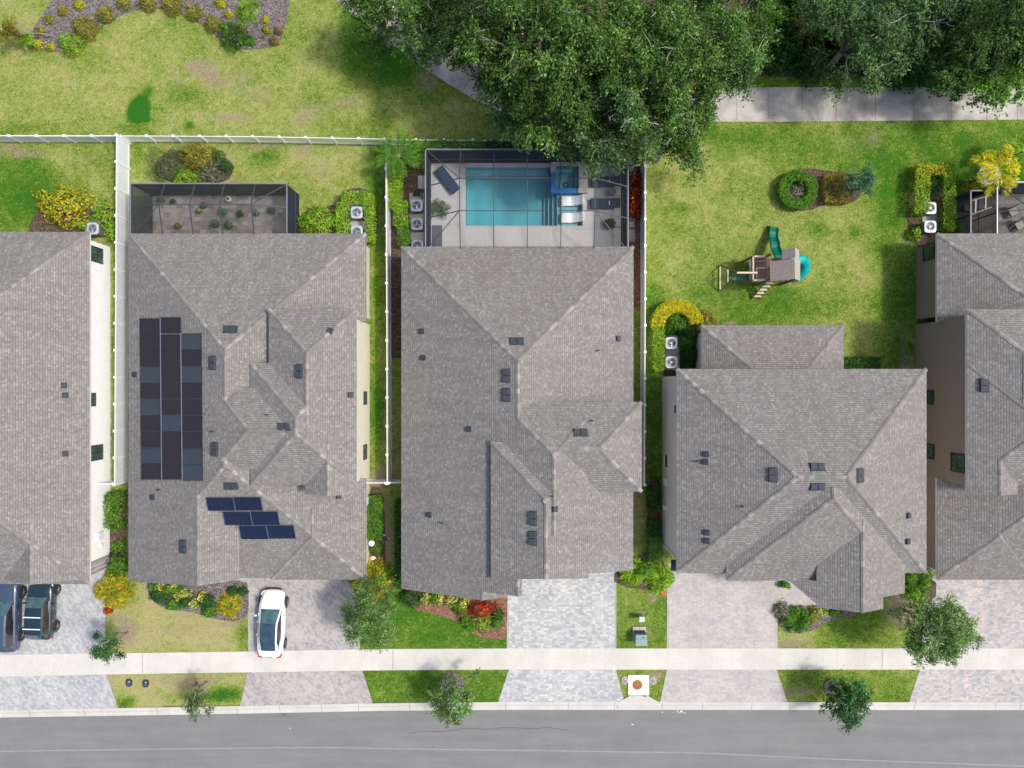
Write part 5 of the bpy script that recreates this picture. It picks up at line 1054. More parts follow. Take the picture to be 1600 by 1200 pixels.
cx, cy = g(1533, 279, 1.2); r = tag(empty('patio_umbrella', (cx, cy, 0)), 'white patio umbrella partly under the golden palm at the right edge', 'umbrella'); m = MB(); P = [(.78*math.cos(t), .78*math.sin(t), 2.0) for t in np.linspace(0, 2*math.pi, 9)[:-1]]
for a, b in zip(P, P[1:]+P[:1]): m.poly([a, b, (0, 0, 2.35)])
m.build('canopy', FRAME_W, r); MB().tube([(0, 0, 0), (0, 0, 2.3)], .025, 8).build('pole', FRAME_D, r); MB().cyl((0, 0), .22, 0, .08, 16).build('base', FRAME_D, r)
for px, py, lab in ((1582, 331, 'dark patio chair in shade under the enclosure at the right edge'), (1592, 352, 'dark curved patio lounge under the enclosure at the right edge')):
    cx, cy = g(px, py, .4); r = tag(empty('patio_chair', (cx, cy, .06), .5), lab, 'patio chair'); MB().box(-.3, -.3, .35, .3, .3, .45).build('seat', FRAME_D, r, bevel=.03); MB().box(-.3, .28, .45, .3, .36, .9).build('backrest', FRAME_D, r, bevel=.03); [MB().box(a-.02, b-.02, 0, a+.02, b+.02, .35).build('leg', FRAME_D, r) for a in (-.26, .26) for b in (-.26, .26)]
# ------------------------------------------------------------------ vegetation
def leafmesh(name, P, Nn, size, col, asp=0.55, tang=None):
    """kite-shaped leaves: centre P, facing Nn, colour col"""
    n = len(P); Nn = Nn/np.maximum(np.linalg.norm(Nn, axis=1, keepdims=True), 1e-6)
    r = RNG.normal(size=(n, 3)) if tang is None else tang
    T = r-(r*Nn).sum(1, keepdims=True)*Nn; T /= np.maximum(np.linalg.norm(T, axis=1, keepdims=True), 1e-6); B = np.cross(Nn, T)
    s = size.reshape(-1, 1); a = asp if hasattr(asp, 'shape') else np.full((n, 1), asp)
    V = np.stack([P-T*s*.5, P+B*s*a*.5-T*s*.05+Nn*s*.06, P+T*s*.5-Nn*s*.05, P-B*s*a*.5-T*s*.05+Nn*s*.06], 1).reshape(-1, 3)
    me = bpy.data.meshes.new(name); me.vertices.add(4*n); me.vertices.foreach_set('co', V.astype(np.float32).ravel())
    me.loops.add(4*n); me.loops.foreach_set('vertex_index', np.arange(4*n, dtype=np.int32)); me.polygons.add(n); me.polygons.foreach_set('loop_start', np.arange(0, 4*n, 4, dtype=np.int32))
    me.update(calc_edges=True); ca = me.color_attributes.new('leafcol', 'FLOAT_COLOR', 'POINT'); C = np.repeat(np.concatenate([col, np.ones((n, 1))], 1), 4, 0)
    ca.data.foreach_set('color', C.astype(np.float32).ravel()); me.materials.append(LEAF); return me
def pick(pal, n, var=0.18):
    """random leaf colours out of a palette of (weight, colour)"""
    w_ = np.array([p[0] for p in pal], float); w_ /= w_.sum(); idx = RNG.choice(len(pal), n, p=w_); C = np.array([p[1] for p in pal])[idx]
    return np.clip(C*(1+RNG.normal(0, var, (n, 1)))*(1+RNG.normal(0, var*.35, (n, 3))), 0.004, 0.9)
PAL = dict(
 oak=[(5, (0.058, 0.135, 0.028)), (4, (0.105, 0.20, 0.042)), (3, (0.20, 0.295, 0.085)), (2, (0.03, 0.08, 0.02))],
 oakdark=[(5, (0.035, 0.085, 0.022)), (4, (0.06, 0.115, 0.03)), (1, (0.11, 0.15, 0.05))],
 oakgrey=[(5, (0.045, 0.095, 0.033)), (4, (0.072, 0.135, 0.045)), (2, (0.13, 0.18, 0.08))],
 street=[(5, (0.065, 0.145, 0.038)), (4, (0.11, 0.205, 0.055)), (3, (0.19, 0.28, 0.10)), (1, (0.27, 0.33, 0.15))],
 streetdark=[(5, (0.03, 0.095, 0.03)), (4, (0.05, 0.13, 0.04)), (1, (0.12, 0.19, 0.09))],
 green=[(5, (0.07, 0.19, 0.02)), (4, (0.12, 0.27, 0.03)), (2, (0.05, 0.12, 0.015))],
 lime=[(5, (0.20, 0.36, 0.03)), (4, (0.13, 0.27, 0.025)), (2, (0.34, 0.44, 0.04))],
 gold=[(5, (0.52, 0.47, 0.03)), (4, (0.36, 0.38, 0.03)), (2, (0.60, 0.46, 0.06)), (2, (0.16, 0.24, 0.02))],
 yellow=[(6, (0.62, 0.56, 0.03)), (3, (0.48, 0.46, 0.03)), (1, (0.25, 0.30, 0.03))],
 olive=[(5, (0.24, 0.22, 0.03)), (4, (0.15, 0.17, 0.03)), (2, (0.34, 0.27, 0.05))],
 dark=[(5, (0.022, 0.075, 0.018)), (4, (0.035, 0.105, 0.024)), (1, (0.07, 0.15, 0.04))],
 blue=[(5, (0.04, 0.115, 0.065)), (4, (0.065, 0.155, 0.09)), (1, (0.11, 0.2, 0.13))],
 red=[(5, (0.50, 0.055, 0.02)), (4, (0.28, 0.03, 0.012)), (2, (0.62, 0.16, 0.04)), (1, (0.09, 0.10, 0.02))],
 croton=[(4, (0.16, 0.26, 0.02)), (4, (0.62, 0.42, 0.03)), (3, (0.42, 0.42, 0.03)), (1, (0.50, 0.16, 0.02))],
 variegated=[(3, (0.58, 0.56, 0.22)), (4, (0.50, 0.50, 0.08)), (3, (0.13, 0.2, 0.04))],
 grey=[(4, (0.16, 0.17, 0.13)), (3, (0.25, 0.26, 0.21)), (3, (0.07, 0.09, 0.05))],
 rust=[(4, (0.20, 0.14, 0.04)), (4, (0.12, 0.14, 0.03)), (1, (0.30, 0.16, 0.06))])
for k_ in ('dark', 'green', 'olive', 'grey', 'rust', 'blue', 'lime', 'oakgrey', 'streetdark', 'street'): PAL[k_] = [(w_, tuple(x*(1.3 if k_ in ('dark', 'blue', 'oakgrey') else 1.18) for x in c_)) for w_, c_ in PAL[k_]]
CNT = {}
def link(name, me, parent=None, loc=None, rz=0):
    o = bpy.data.objects.new(name, me); COL.objects.link(o); o.parent = parent
    if loc is not None: o.location = loc
    o.rotation_euler = (0, 0, rz); return o
def shrub(label, px, py, rx, ry, h, pal, cat='shrub', group=None, leaf=.13, dens=1.0, boxy=False, name='shrub', hole=0.0, rz=0.0, lump=.25, asp=.55):
    """shrub centred on photo place (px,py); rx, ry in metres; leaf shell plus inner leaves"""
    if not boxy: rx *= 1.14; ry *= 1.14
    x, y = g(px, py, h*.75); n = int(dens*900*(rx*ry)**.5*max(rx, ry)*(.13/leaf)**2*(1 if not boxy else 1.25))+120; n = min(n, 9000)
    if boxy:
        u = RNG.uniform(-1, 1, (n, 2)); e = RNG.uniform(0, 1, n); side = e < .45
        k = RNG.integers(0, 4, n); u[side & (k == 0), 0] = 1; u[side & (k == 1), 0] = -1; u[side & (k == 2), 1] = 1; u[side & (k == 3), 1] = -1
        z = np.where(side, RNG.uniform(.05, 1, n), 1.0); r = (np.abs(u[:, 0])**6+np.abs(u[:, 1])**6)**(1/6); r = np.maximum(r, 1); u /= r[:, None]
        Nn = np.stack([np.where(side, u[:, 0]*1.0, 0), np.where(side, u[:, 1], 0), np.where(side, .35, 1.0)], 1)
        P = np.stack([u[:, 0]*rx, u[:, 1]*ry, z*h], 1)
    else:
        d = RNG.normal(size=(n, 3)); d[:, 2] = np.abs(d[:, 2])*1.1; d /= np.linalg.norm(d, axis=1, keepdims=True)
        a = np.arctan2(d[:, 1], d[:, 0]); ph_ = RNG.uniform(0, 6, 4)
        lm = 1+lump*(np.sin(a*3+ph_[0])*.4+np.sin(a*5+ph_[1]+d[:, 2]*4)*.35+np.sin(a*8+ph_[2])*.25)*(1-d[:, 2]**2*.4)
        rr = RNG.uniform(.72, 1.04, n)*lm; P = d*rr[:, None]*np.array([rx, ry, h*.97]); Nn = d*np.array([1, 1, 1.3])
    jit = leaf*.6; P += RNG.normal(0, jit*.5, P.shape); P[:, 2] = np.maximum(P[:, 2], .05); Nn = Nn+RNG.normal(0, .5, Nn.shape); Nn[:, 2] = np.abs(Nn[:, 2])
    # tone clumps
    cl = pick(PAL[pal], n); tone = 1+.2*np.sin(P[:, 0]*5.1+P[:, 2]*3)*np.sin(P[:, 1]*4.3+1); cl *= tone[:, None]
    me = leafmesh(name, P, Nn, leaf*RNG.uniform(.6, 1.35, n), np.clip(cl, .004, .9), asp)
    o = link(name, me, None, (x, y, .03), rz); tag(o, label, cat, group)
    return o
def twigs(root, rx, h, n=5, col=None):
    m = MB()
    for k in range(n): t = random.uniform(0, 6.28); m.tube([(0, 0, 0), (rx*.3*math.cos(t), rx*.3*math.sin(t), h*.5), (rx*.7*math.cos(t+.3), rx*.7*math.sin(t+.3), h*.85)], [.03, .02, .008], 5)
    return m.build('stems', BARK, root)
def fronds(label, px, py, R_, h, pal, n=16, cat='palm', name='palm', trunk=0.0, leafl=.3, arch=.55, group=None, leaflets=26, upright=.6, lw=.14, pinch=1.0):
    """feather-leaved clump or palm; each frond an arc with leaflets on both sides"""
    x, y = g(px, py, trunk+h*.6); root = tag(empty(name, (x, y, .03)), label, cat, group); P = []; T = []; Nn = []; S = []; m = MB()
    for k in range(n):
        az = k*2.399+random.uniform(-.3, .3); L = R_*random.uniform(.75, 1.1); up = upright*random.uniform(.5, 1.25)
        pts = []
        for i in range(9):
            s_ = i/8; rr = L*(s_**.9); zz = trunk+h*(up*2.2*s_-(up*1.2+arch)*s_*s_)+.05; pts.append(np.array([rr*math.cos(az+.12*s_), rr*math.sin(az+.12*s_), max(zz, .08)]))
        m.tube([tuple(p) for p in pts], [.018*(1-.8*i/8)+.004 for i in range(9)], 4)
        for j in range(leaflets):
            s_ = .14+.86*(j+.5)/leaflets; i = min(7, int(s_*8)); f = s_*8-i; p = pts[i]*(1-f)+pts[i+1]*f; d = pts[i+1]-pts[i]; d /= np.linalg.norm(d)+1e-6; side = np.cross(d, [0, 0, 1]); side /= np.linalg.norm(side)+1e-6
            ll = leafl*(.35+.9*math.sin(math.pi*min(1, s_*.93+.05)))*pinch
            for sg in (-1, 1):
                t = side*sg*.75+d*.6+np.array([0, 0, -.15])+RNG.normal(0, .13, 3); t /= np.linalg.norm(t); P.append(p+t*ll*.48); T.append(t); Nn.append(np.array([0, 0, 1.])+side*sg*.4+RNG.normal(0, .3, 3)); S.append(ll*random.uniform(.8, 1.15))
    P, T, Nn, S = map(np.array, (P, T, Nn, S)); me = leafmesh('fronds', P, Nn, S, pick(PAL[pal], len(P), .15), lw/leafl*.52, T); link('fronds', me, root)
    m.build('frond_ribs', plain('frond_rib_'+pal, tuple(np.array(PAL[pal][0][1])*1.15), .7), root) if pal not in CNT else None
    if trunk: MB().tube([(0, 0, -.05), (.03, .02, trunk*.5), (0, 0, trunk+.1)], [.12, .085, .10], 9).build('trunk', BARK, root)
    return root
def tree(label, px, py, hc, rx, ry, rz_, pal, nclump, nleaf, leaf, base=None, cat='tree', name='oak_tree', group=None, cr=.9, seed=0, droop=.3, trunk_r=.2, flat=.5, branches=14, asp=.5, pale=8, white=0.25, strand=0.0):
    """crown: leaf clumps hung on real limbs; (px,py) is the photo place of the crown centre, hc its height"""
    rs_ = random.Random(seed); rn = np.random.default_rng(seed+5); cx, cy = g(px, py, hc)
    bx, by = (cx, cy) if base is None else g(*base)
    root = tag(empty(name, (bx, by, 0)), label, cat, group); ox, oy = cx-bx, cy-by; C = []; lim = MB(); ends = []
    for k in range(nclump):
        t = k*2.39996+rs_.uniform(-.35, .35); q = math.sqrt((k+.5)/nclump)*rs_.uniform(.85, 1.08); lob = 1+.16*math.sin(3*t+seed)+.10*math.sin(5*t+seed*2)
        x = ox+rx*q*lob*math.cos(t); y = oy+ry*q*lob*math.sin(t); z = hc+rz_*(1-q*q)*rs_.uniform(.1, 1.0)-rz_*q*q*rs_.uniform(0, .9)-rs_.choice([0, 0, .5])*rz_; C.append((x, y, z))
    th = hc*.42; nb = min(branches, nclump)
    fork = [(ox*.4+rx*.12*math.cos(a), oy*.4+ry*.12*math.sin(a), th+hc*.12) for a in (0, 2.1, 4.2)]
    lim.tube([(0, 0, -.1), (ox*.15, oy*.15, th*.5), (ox*.35, oy*.35, th)], [trunk_r*1.15, trunk_r*.9, trunk_r*.8], 9)
    for f in fork: lim.tube([(ox*.35, oy*.35, th*.97), f], [trunk_r*.6, trunk_r*.5], 7)
    for k, c in enumerate(C[::max(1, nclump//nb)]):
        f = min(fork, key=lambda f_: (f_[0]-c[0])**2+(f_[1]-c[1])**2); mid = ((f[0]+c[0])/2+rs_.uniform(-.3, .3), (f[1]+c[1])/2+rs_.uniform(-.3, .3), (f[2]+c[2])/2+.1*hc)
        lim.tube([f, mid, c], [trunk_r*.45, trunk_r*.26, trunk_r*.07], 6)
    lim.build('trunk', BARK, root)
    N_ = nclump*nleaf; ctr = np.repeat(np.array(C), nleaf, 0)
    d = rn.normal(size=(N_, 3)); d /= np.linalg.norm(d, axis=1, keepdims=True); sc = np.repeat(rn.uniform(.65, 1.3, (nclump, 1)), nleaf, 0)
    # each clump is a bundle of short sprays, so its edge is ragged and gaps show through
    nsp = max(4, nleaf//16); sp = rn.normal(size=(nclump*nsp, 3)); sp /= np.linalg.norm(sp, axis=1, keepdims=True); sp[:, 2] *= .7
    idx = (np.repeat(np.arange(nclump), nleaf)*nsp+rn.integers(0, nsp, N_)); S_ = sp[idx]; along = rn.uniform(.15, 1.15, (N_, 1))
    off = S_*along*cr*sc*np.array([1, 1, flat])+rn.normal(0, .085*cr+.03, (N_, 3)); off[:, 2] -= droop*cr*along[:, 0]**2*.5
    P = ctr+off; Nn = S_*.5+rn.normal(0, .55, (N_, 3))+np.array([0, 0, .9]); ct = np.repeat(rn.uniform(.55, 1.5, (nclump, 1)), nleaf, 0)*np.repeat(rn.uniform(.8, 1.25, (nclump*nsp, 1)), 1, 0)[idx]
    cl = pick(PAL[pal], N_)*ct; link('crown', leafmesh('crown', P, Nn, leaf*rn.uniform(.6, 1.35, N_), np.clip(cl, .004, .8), asp, (S_+rn.normal(0, .45, S_.shape)) if strand else None), root)
    if pale:
        for k in range(pale):
            c = C[rs_.randrange(len(C))]; t = rs_.uniform(0, 6.28); L = cr*rs_.uniform(.7, 1.6); p = Vector((c[0], c[1], c[2]+.05)); pts = [p.copy()]
            for j in range(5): t += rs_.uniform(-.45, .45); p = p+Vector((L/5*math.cos(t), L/5*math.sin(t), cr*.12)); pts.append(p.copy())
            MB().tube(pts, [.032, .027, .021, .015, .010, .005], 4).build('bare_branch', TWIG, root)
    return root
# --- woods behind the lots
G_O = 'oaks of the wood behind the trail'
OK_ = [(585, 6, 5.2, 1.7, 1.5, 'oak', 18, 'leftmost oak of the wood, reaching over the bend of the trail'),
 (668, 28, 5.8, 2.6, 2.1, 'oak', 32, 'pale-twigged oak over the diagonal part of the trail'),
 (742, 15, 8, 2.8, 3.0, 'oakdark', 40, 'dark oak right of the diagonal trail at the top edge'),
 (792, 128, 6.2, 1.7, 2.7, 'oakgrey', 26, 'greyish oak hanging over the trail above the pool fence'),
 (838, 60, 9.5, 3.9, 3.6, 'oak', 62, 'broad oak at the top edge, straight above the pool'),
 (860, 155, 7, 3.3, 2.6, 'oak', 52, 'oak whose branches hang over the back of the pool enclosure'),
 (945, 60, 9.5, 3.6, 3.8, 'oak', 60, 'oak with light green sprays in the middle of the wood'),
 (960, 178, 7, 3.1, 2.9, 'oakgrey', 50, 'oak crown covering the upper right corner of the pool enclosure'),
 (1040, 95, 9, 3.5, 3.6, 'oak', 60, 'big oak over the start of the straight trail'),
 (1058, 198, 6.2, 2.2, 2.2, 'oak', 30, 'lower oak crown drooping over the fence corner onto the lawn'),
 (1125, 35, 6.5, 3.6, 3.6, 'oak', 52, 'oak with mixed green and rusty sprays left of the dark gap'),
 (1135, 95, 5.2, 2.4, 1.7, 'oakgrey', 26, 'small oak reaching toward the trail left of the dark gap'),
 (1352, 45, 5.2, 3.4, 3.1, 'oakgrey', 50, 'grey-green oak over the middle of the straight trail side'),
 (1440, 15, 5.4, 3.5, 3.0, 'oakgrey', 46, 'grey-green oak at the top edge right of centre'),
 (1535, 38, 5.6, 3.6, 3.6, 'oakdark', 54, 'dark green oak near the upper right corner'),
 (1600, 22, 5.6, 2.9, 3.7, 'oak', 40, 'oak cut by the upper right corner of the photo')]
for i, (px, py, hc, rx, ry, pal, nc, lab) in enumerate(OK_):
    tree(lab, px, py, hc, rx, ry, 2.7, pal, int(nc*.92), 430, .19, seed=20+i, cr=.86, group=G_O, trunk_r=.24, branches=16, pale=int(nc*.3), droop=.5, asp=.42, flat=.75, strand=1)
tree('young yellow-flecked tree overhanging the right end of the trail', 1562, 120, 4.0, 1.9, 1.9, 1.0, 'green', 24, 200, .2, seed=61, cr=.75, pale=3, trunk_r=.12, name='young_tree', base=(1568, 100), group=None)
tree('small dark tree branch reaching over the trail near the right end', 1487, 130, 3.6, 1.1, .8, .5, 'dark', 12, 170, .19, seed=62, cr=.6, pale=1, trunk_r=.09, name='young_tree', base=(1490, 112), group=None)
# small hanging sprays at the trail edge belong to the oaks' neighbours
tree('small oak spray tree standing over the trail beside the big oak', 1098, 158, 4.5, .7, 1.1, .5, 'oakdark', 9, 170, .18, seed=63, cr=.55, pale=2, trunk_r=.08, name='young_tree', base=(1096, 128))
def understory(name, label, polys, n, pal, h, leaf):
    P = []
    while len(P) < n:
        x0, y0, x1, y1 = random.choice(polys); x, y = g(random.uniform(x0, x1), random.uniform(y0, y1)); b_ = .5+.5*math.sin(x*1.7+1)*math.cos(y*1.3)+.35*math.sin(x*4.1)*math.sin(y*3.7)
        P.append((x, y, max(.05, h*b_*random.uniform(.3, 1))))
    P = np.array(P); Nn = RNG.normal(0, .6, P.shape)+np.array([0, 0, 1]); cl = pick(PAL[pal], n)*(1+.35*np.sin(P[:, :1]*1.1)*np.cos(P[:, 1:2]*1.4)); o = link(name, leafmesh(name, P, Nn, leaf*RNG.uniform(.5, 1.5, n), np.clip(cl, .004, .8), .5)); tag(o, kind='stuff', label=label, cat='undergrowth'); return o
understory('undergrowth', 'dense dark undergrowth covering the ground below the wood', [(560, -260, 1900, 92), (1120, 40, 1700, 112), (1180, -40, 1320, 112)], 46000, 'oakdark', 1.9, .26)
understory('undergrowth', 'brighter green brush in the open gap of the wood', [(1185, -60, 1330, 108), (1430, 60, 1700, 112)], 12000, 'green', 2.2, .22)
for i, (px, py, r_, h, pal, lab) in enumerate([(1225, 78, 1.3, 1.8, 'dark', 'dark bush at the edge of the wood, left in the open gap'), (1275, 100, 1.1, 1.5, 'dark', 'low dark bush in the open gap, closest to the trail'), (1205, 30, 1.3, 2.2, 'green', 'fresh green bush in the open gap near the top edge'), (1258, 40, 1.2, 2.0, 'rust', 'brownish bush in the open gap of the wood'), (1300, 20, 1.4, 2.4, 'green', 'bright leafy bush at the top edge right of the gap'), (1420, 108, 1.2, 1.6, 'dark', 'dark bush under the grey-green oaks beside the trail'), (1470, 90, 1.5, 2.0, 'dark', 'deep shade bush between the two right-hand oaks')]):
    shrub(lab, px, py, r_, r_*.85, h, pal, 'bush', 'bushes at the foot of the wood', leaf=.2, dens=1.3, name='woodland_bush', lump=.5)
# --- common lawn bed, upper left
L_ = [(127, 38, .75, 'olive', 'largest round olive shrub of the upper left bed'), (161, 20, .5, 'olive', 'olive shrub right of the largest one in the upper left bed'), (105, 65, .72, 'lime', 'yellow-green shrub at the lower edge of the upper left bed'), (75, 29, .27, 'olive', 'small olive tuft at the left rim of the upper left bed'), (96, 15, .32, 'olive', 'small olive tuft near the top rim of the upper left bed'), (60, 47, .26, 'olive', 'tiny brown-green tuft at the left end of the bed'), (56, 68, .28, 'gold', 'tiny golden tuft at the lower left end of the bed'), (76, 72, .26, 'gold', 'tiny golden tuft at the lower rim of the bed'), (121, 6, .3, 'gold', 'small golden shrub cut by the top edge, upper left bed'),
      (190, 4, .4, 'olive', 'olive shrub at the top edge left of the lawn bay'), (228, 2, .5, 'olive', 'olive shrub at the top edge above the lawn bay'), (265, 5, .6, 'olive', 'wide olive shrub at the top edge above the round lawn'), (300, 17, .5, 'olive', 'yellow-green shrub at the right rim of the lawn bay'), (330, 35, .5, 'olive', 'low brownish shrub beside the bright green one'), (342, 3, .3, 'gold', 'small golden tuft cut by the top edge right of the bay'), (356, 21, .25, 'gold', 'small golden tuft between bay rim and small tree'), (413, 30, .22, 'gold', 'upper golden tuft in the right end of the bed'), (415, 46, .28, 'olive', 'golden-olive tuft in the middle of the bed right end'), (434, 47, .24, 'rust', 'rusty tuft at the far right rim of the bed'), (427, 63, .28, 'rust', 'reddish tuft at the lower right rim of the bed'), (388, 62, .32, 'green', 'small green shrub below the small tree at the bed')]
for px, py, r_, pal, lab in L_: shrub(lab, px, py, r_*1.12, r_*1.05, r_*1.3, pal, 'shrub', 'shrubs of the upper left bed', leaf=.11, dens=1.3)
shrub('bright glossy green round shrub at the lower edge of the lawn bay bed', 360, 50, .9, .95, 1.1, 'green', leaf=.17, dens=1.2)
tree('small fuzzy pine leaning over the right end of the upper bed', 385, 18, 3.4, .75, .8, .5, 'lime', 10, 220, .17, seed=70, cr=.5, pale=0, trunk_r=.06, name='small_pine', asp=.2)
tree('bent fuzzy young pine at the left edge, its bare trunk lying toward the bed', 12, 47, 1.6, .55, .8, .3, 'olive', 8, 220, .17, seed=71, cr=.42, pale=0, trunk_r=.05, name='small_pine', asp=.2, base=(88, 57))
tree('second fuzzy pine sprout lying low left of the bed', 38, 60, 1.0, .5, .35, .2, 'lime', 6, 200, .15, seed=72, cr=.35, pale=0, trunk_r=.04, name='small_pine', asp=.2)
# --- yards
shrub('big golden croton-like bush behind the white house', 90, 318, 1.65, 1.3, 1.5, 'gold', 'bush', leaf=.19, dens=1.2, lump=.4)
shrub('yellow-green bush around the air conditioner of the white house', 156, 338, .95, .9, 1.1, 'lime', 'bush', leaf=.16, dens=1.1, lump=.4); shrub('small lime shrub beside the solid fence corner, right of the air conditioner', 172, 362, .4, .7, .9, 'lime', leaf=.14); shrub('low lime shrub left of the white house air conditioner', 124, 350, .35, .3, .7, 'lime', leaf=.13)
shrub('grey-green feathery shrub, left in the bed behind the patio enclosure', 256, 256, 1.35, 1.35, 1.4, 'oakgrey', leaf=.15, dens=1.2, asp=.25, lump=.4); shrub('golden olive clipped bush in the bed behind the patio enclosure', 303, 243, 1.15, .95, 1.3, 'olive', leaf=.12, dens=1.4)
shrub('spiky silver-grey plant in the bed behind the patio enclosure', 322, 268, 1.1, .85, .8, 'grey', 'plant', leaf=.34, dens=2.5, asp=.13, name='spiky_plant', lump=.5); shrub('lime groundcover shrub touching the patio enclosure top edge', 288, 273, 1.0, .55, .7, 'lime', leaf=.12); shrub('small dark green boxwood, upper one at the right of the bed', 338, 241, .42, .42, .8, 'dark', leaf=.1); shrub('small dark green boxwood, lower one at the right of the bed', 350, 258, .48, .45, .8, 'dark', leaf=.1); shrub('tiny yellow tuft at the enclosure edge of the bed', 276, 283, .35, .15, .4, 'yellow', leaf=.09)
shrub('lime green broad bush behind the cream house, right of the patio enclosure', 494, 346, 1.5, 1.0, 1.2, 'lime', 'bush', leaf=.16, dens=1.3, lump=.3)
HG = 'clipped hedges around the air conditioners'
for px, py, rx, ry, pal, lab in [(536, 344, .42, 1.15, 'lime', 'clipped lime hedge left of the cream house air conditioners'), (556, 310, .95, .42, 'lime', 'clipped lime hedge above the cream house air conditioners'), (577, 320, .35, .7, 'lime', 'clipped lime hedge corner, upper right of the cream house air conditioners'), (579, 353, .32, 1.1, 'lime', 'clipped lime hedge right of the cream house air conditioners'),
        (617, 305, .45, 1.0, 'lime', 'upper clipped hedge left of the pool air conditioners'), (627, 335, .48, .85, 'lime', 'middle clipped hedge left of the pool air conditioners'), (631, 365, .42, .85, 'green', 'lower clipped hedge left of the pool air conditioners'),
        (1028, 546, .38, 1.5, 'lime', 'clipped lime hedge strip left of the grey house air conditioners'), (1438, 300, .5, 1.5, 'lime', 'clipped hedge left of the brown house air conditioners'), (1480, 318, .4, 1.9, 'lime', 'clipped hedge right of the brown house air conditioners')]:
    shrub(lab, px, py, rx, ry, 1.0, pal, 'hedge', HG, leaf=.12, dens=1.25, boxy=True, name='hedge')
for (px, py, rx, ry, lab) in [(1440, 275, .45, .8, 'golden end of the hedge ring behind the brown house'), (1460, 266, .85, .35, 'golden top of the hedge ring behind the brown house')]: shrub(lab, px, py, rx, ry, 1.0, 'gold', 'hedge', leaf=.13, boxy=True, name='hedge')
shrub('lime green corner shrub of the hedge ring behind the brown house', 1480, 268, .45, .55, 1.1, 'lime', leaf=.17); shrub('dark shrub inside the hedge ring behind the brown house', 1457, 288, .7, .65, .9, 'dark', leaf=.13); shrub('round lime shrub touching the brown house back eave', 1498, 355, .55, .5, .8, 'lime', leaf=.1, dens=1.4); shrub('tall loose lime shrub at the lower end of the left hedge', 1434, 364, .35, .45, .9, 'lime', leaf=.14)
# yellow half-ring hedge: one clipped arch
def archhedge(label, cx, cy, r0, r1, a0, a1, h, pal, n, leaf):
    x0, y0 = g(cx, cy, h); a = RNG.uniform(a0, a1, n); e = RNG.uniform(0, 1, n); r = np.where(e < .2, r0, np.where(e < .42, r1, np.sqrt(RNG.uniform(r0**2, r1**2, n)))); z = np.where(e < .42, RNG.uniform(.05, h, n), h)
    P = np.stack([r*np.cos(a), r*np.sin(a), z], 1)+RNG.normal(0, .055, (n, 3)); Nn = np.stack([np.where(e < .2, -np.cos(a), np.where(e < .42, np.cos(a), 0)), np.where(e < .2, -np.sin(a), np.where(e < .42, np.sin(a), 0)), np.where(e < .42, .3, 1)], 1)+RNG.normal(0, .4, (n, 3))
    o = link('hedge', leafmesh('hedge', P, Nn, leaf*RNG.uniform(.6, 1.3, n), pick(PAL[pal], n, .14), .6), None, (x0, y0, .03)); return tag(o, label, 'hedge')
archhedge('clipped bright yellow half-ring hedge at the back corner of the grey house', 1059, 508, .95, 1.72, math.radians(5), math.radians(184), .95, 'yellow', 6500, .11)
for px, py, r_, pal, lab in [(1056, 503, .75, 'green', 'green mound inside the yellow half-ring hedge'), (1066, 517, .4, 'dark', 'small dark mound below the yellow half-ring hedge'), (1046, 516, .4, 'green', 'small green mound above the grey house air conditioners'), (1080, 522, .6, 'dark', 'round shrub at the upper left corner of the grey house back room'), (1074, 535, .6, 'green', 'shrub right of the upper grey house air conditioner'), (1080, 555, .6, 'dark', 'large round dark shrub right of the lower grey house air conditioner'), (1076, 571, .4, 'dark', 'small dark shrub by the main eave of the grey house'), (1105, 503, .8, 'olive', 'low olive shrub behind the back eave of the grey house')]: shrub(lab, px, py, r_*1.05, r_*.95, r_*1.4, pal, leaf=.12, dens=1.3)
shrub('dark foundation shrub row behind the grey house', 1345, 570, 1.25, .5, .7, 'dark', 'hedge', leaf=.14, dens=1.4, boxy=True, name='hedge')
for px, py, lab in ((1247, 296, 'round clipped green hedge ring in the lawn island'),):
    x0, y0 = g(px, py, .7); archhedge(lab, px, py, .7, 1.3, 0, 6.283, .7, 'green', 5200, .12)
shrub('dark leafy plant in the middle of the round hedge ring', 1246, 300, .65, .6, .8, 'grey', 'plant', leaf=.18, asp=.3); shrub('olive clipped shrub in the middle of the lawn island', 1308, 295, .95, 1.0, .7, 'olive', leaf=.11, dens=1.4, boxy=True)
tree('small blue-green tree at the right end of the lawn island', 1350, 282, 2.2, .95, .85, .5, 'blue', 13, 200, .15, seed=80, cr=.5, pale=0, trunk_r=.06, name='small_tree', base=(1343, 296), asp=.3)
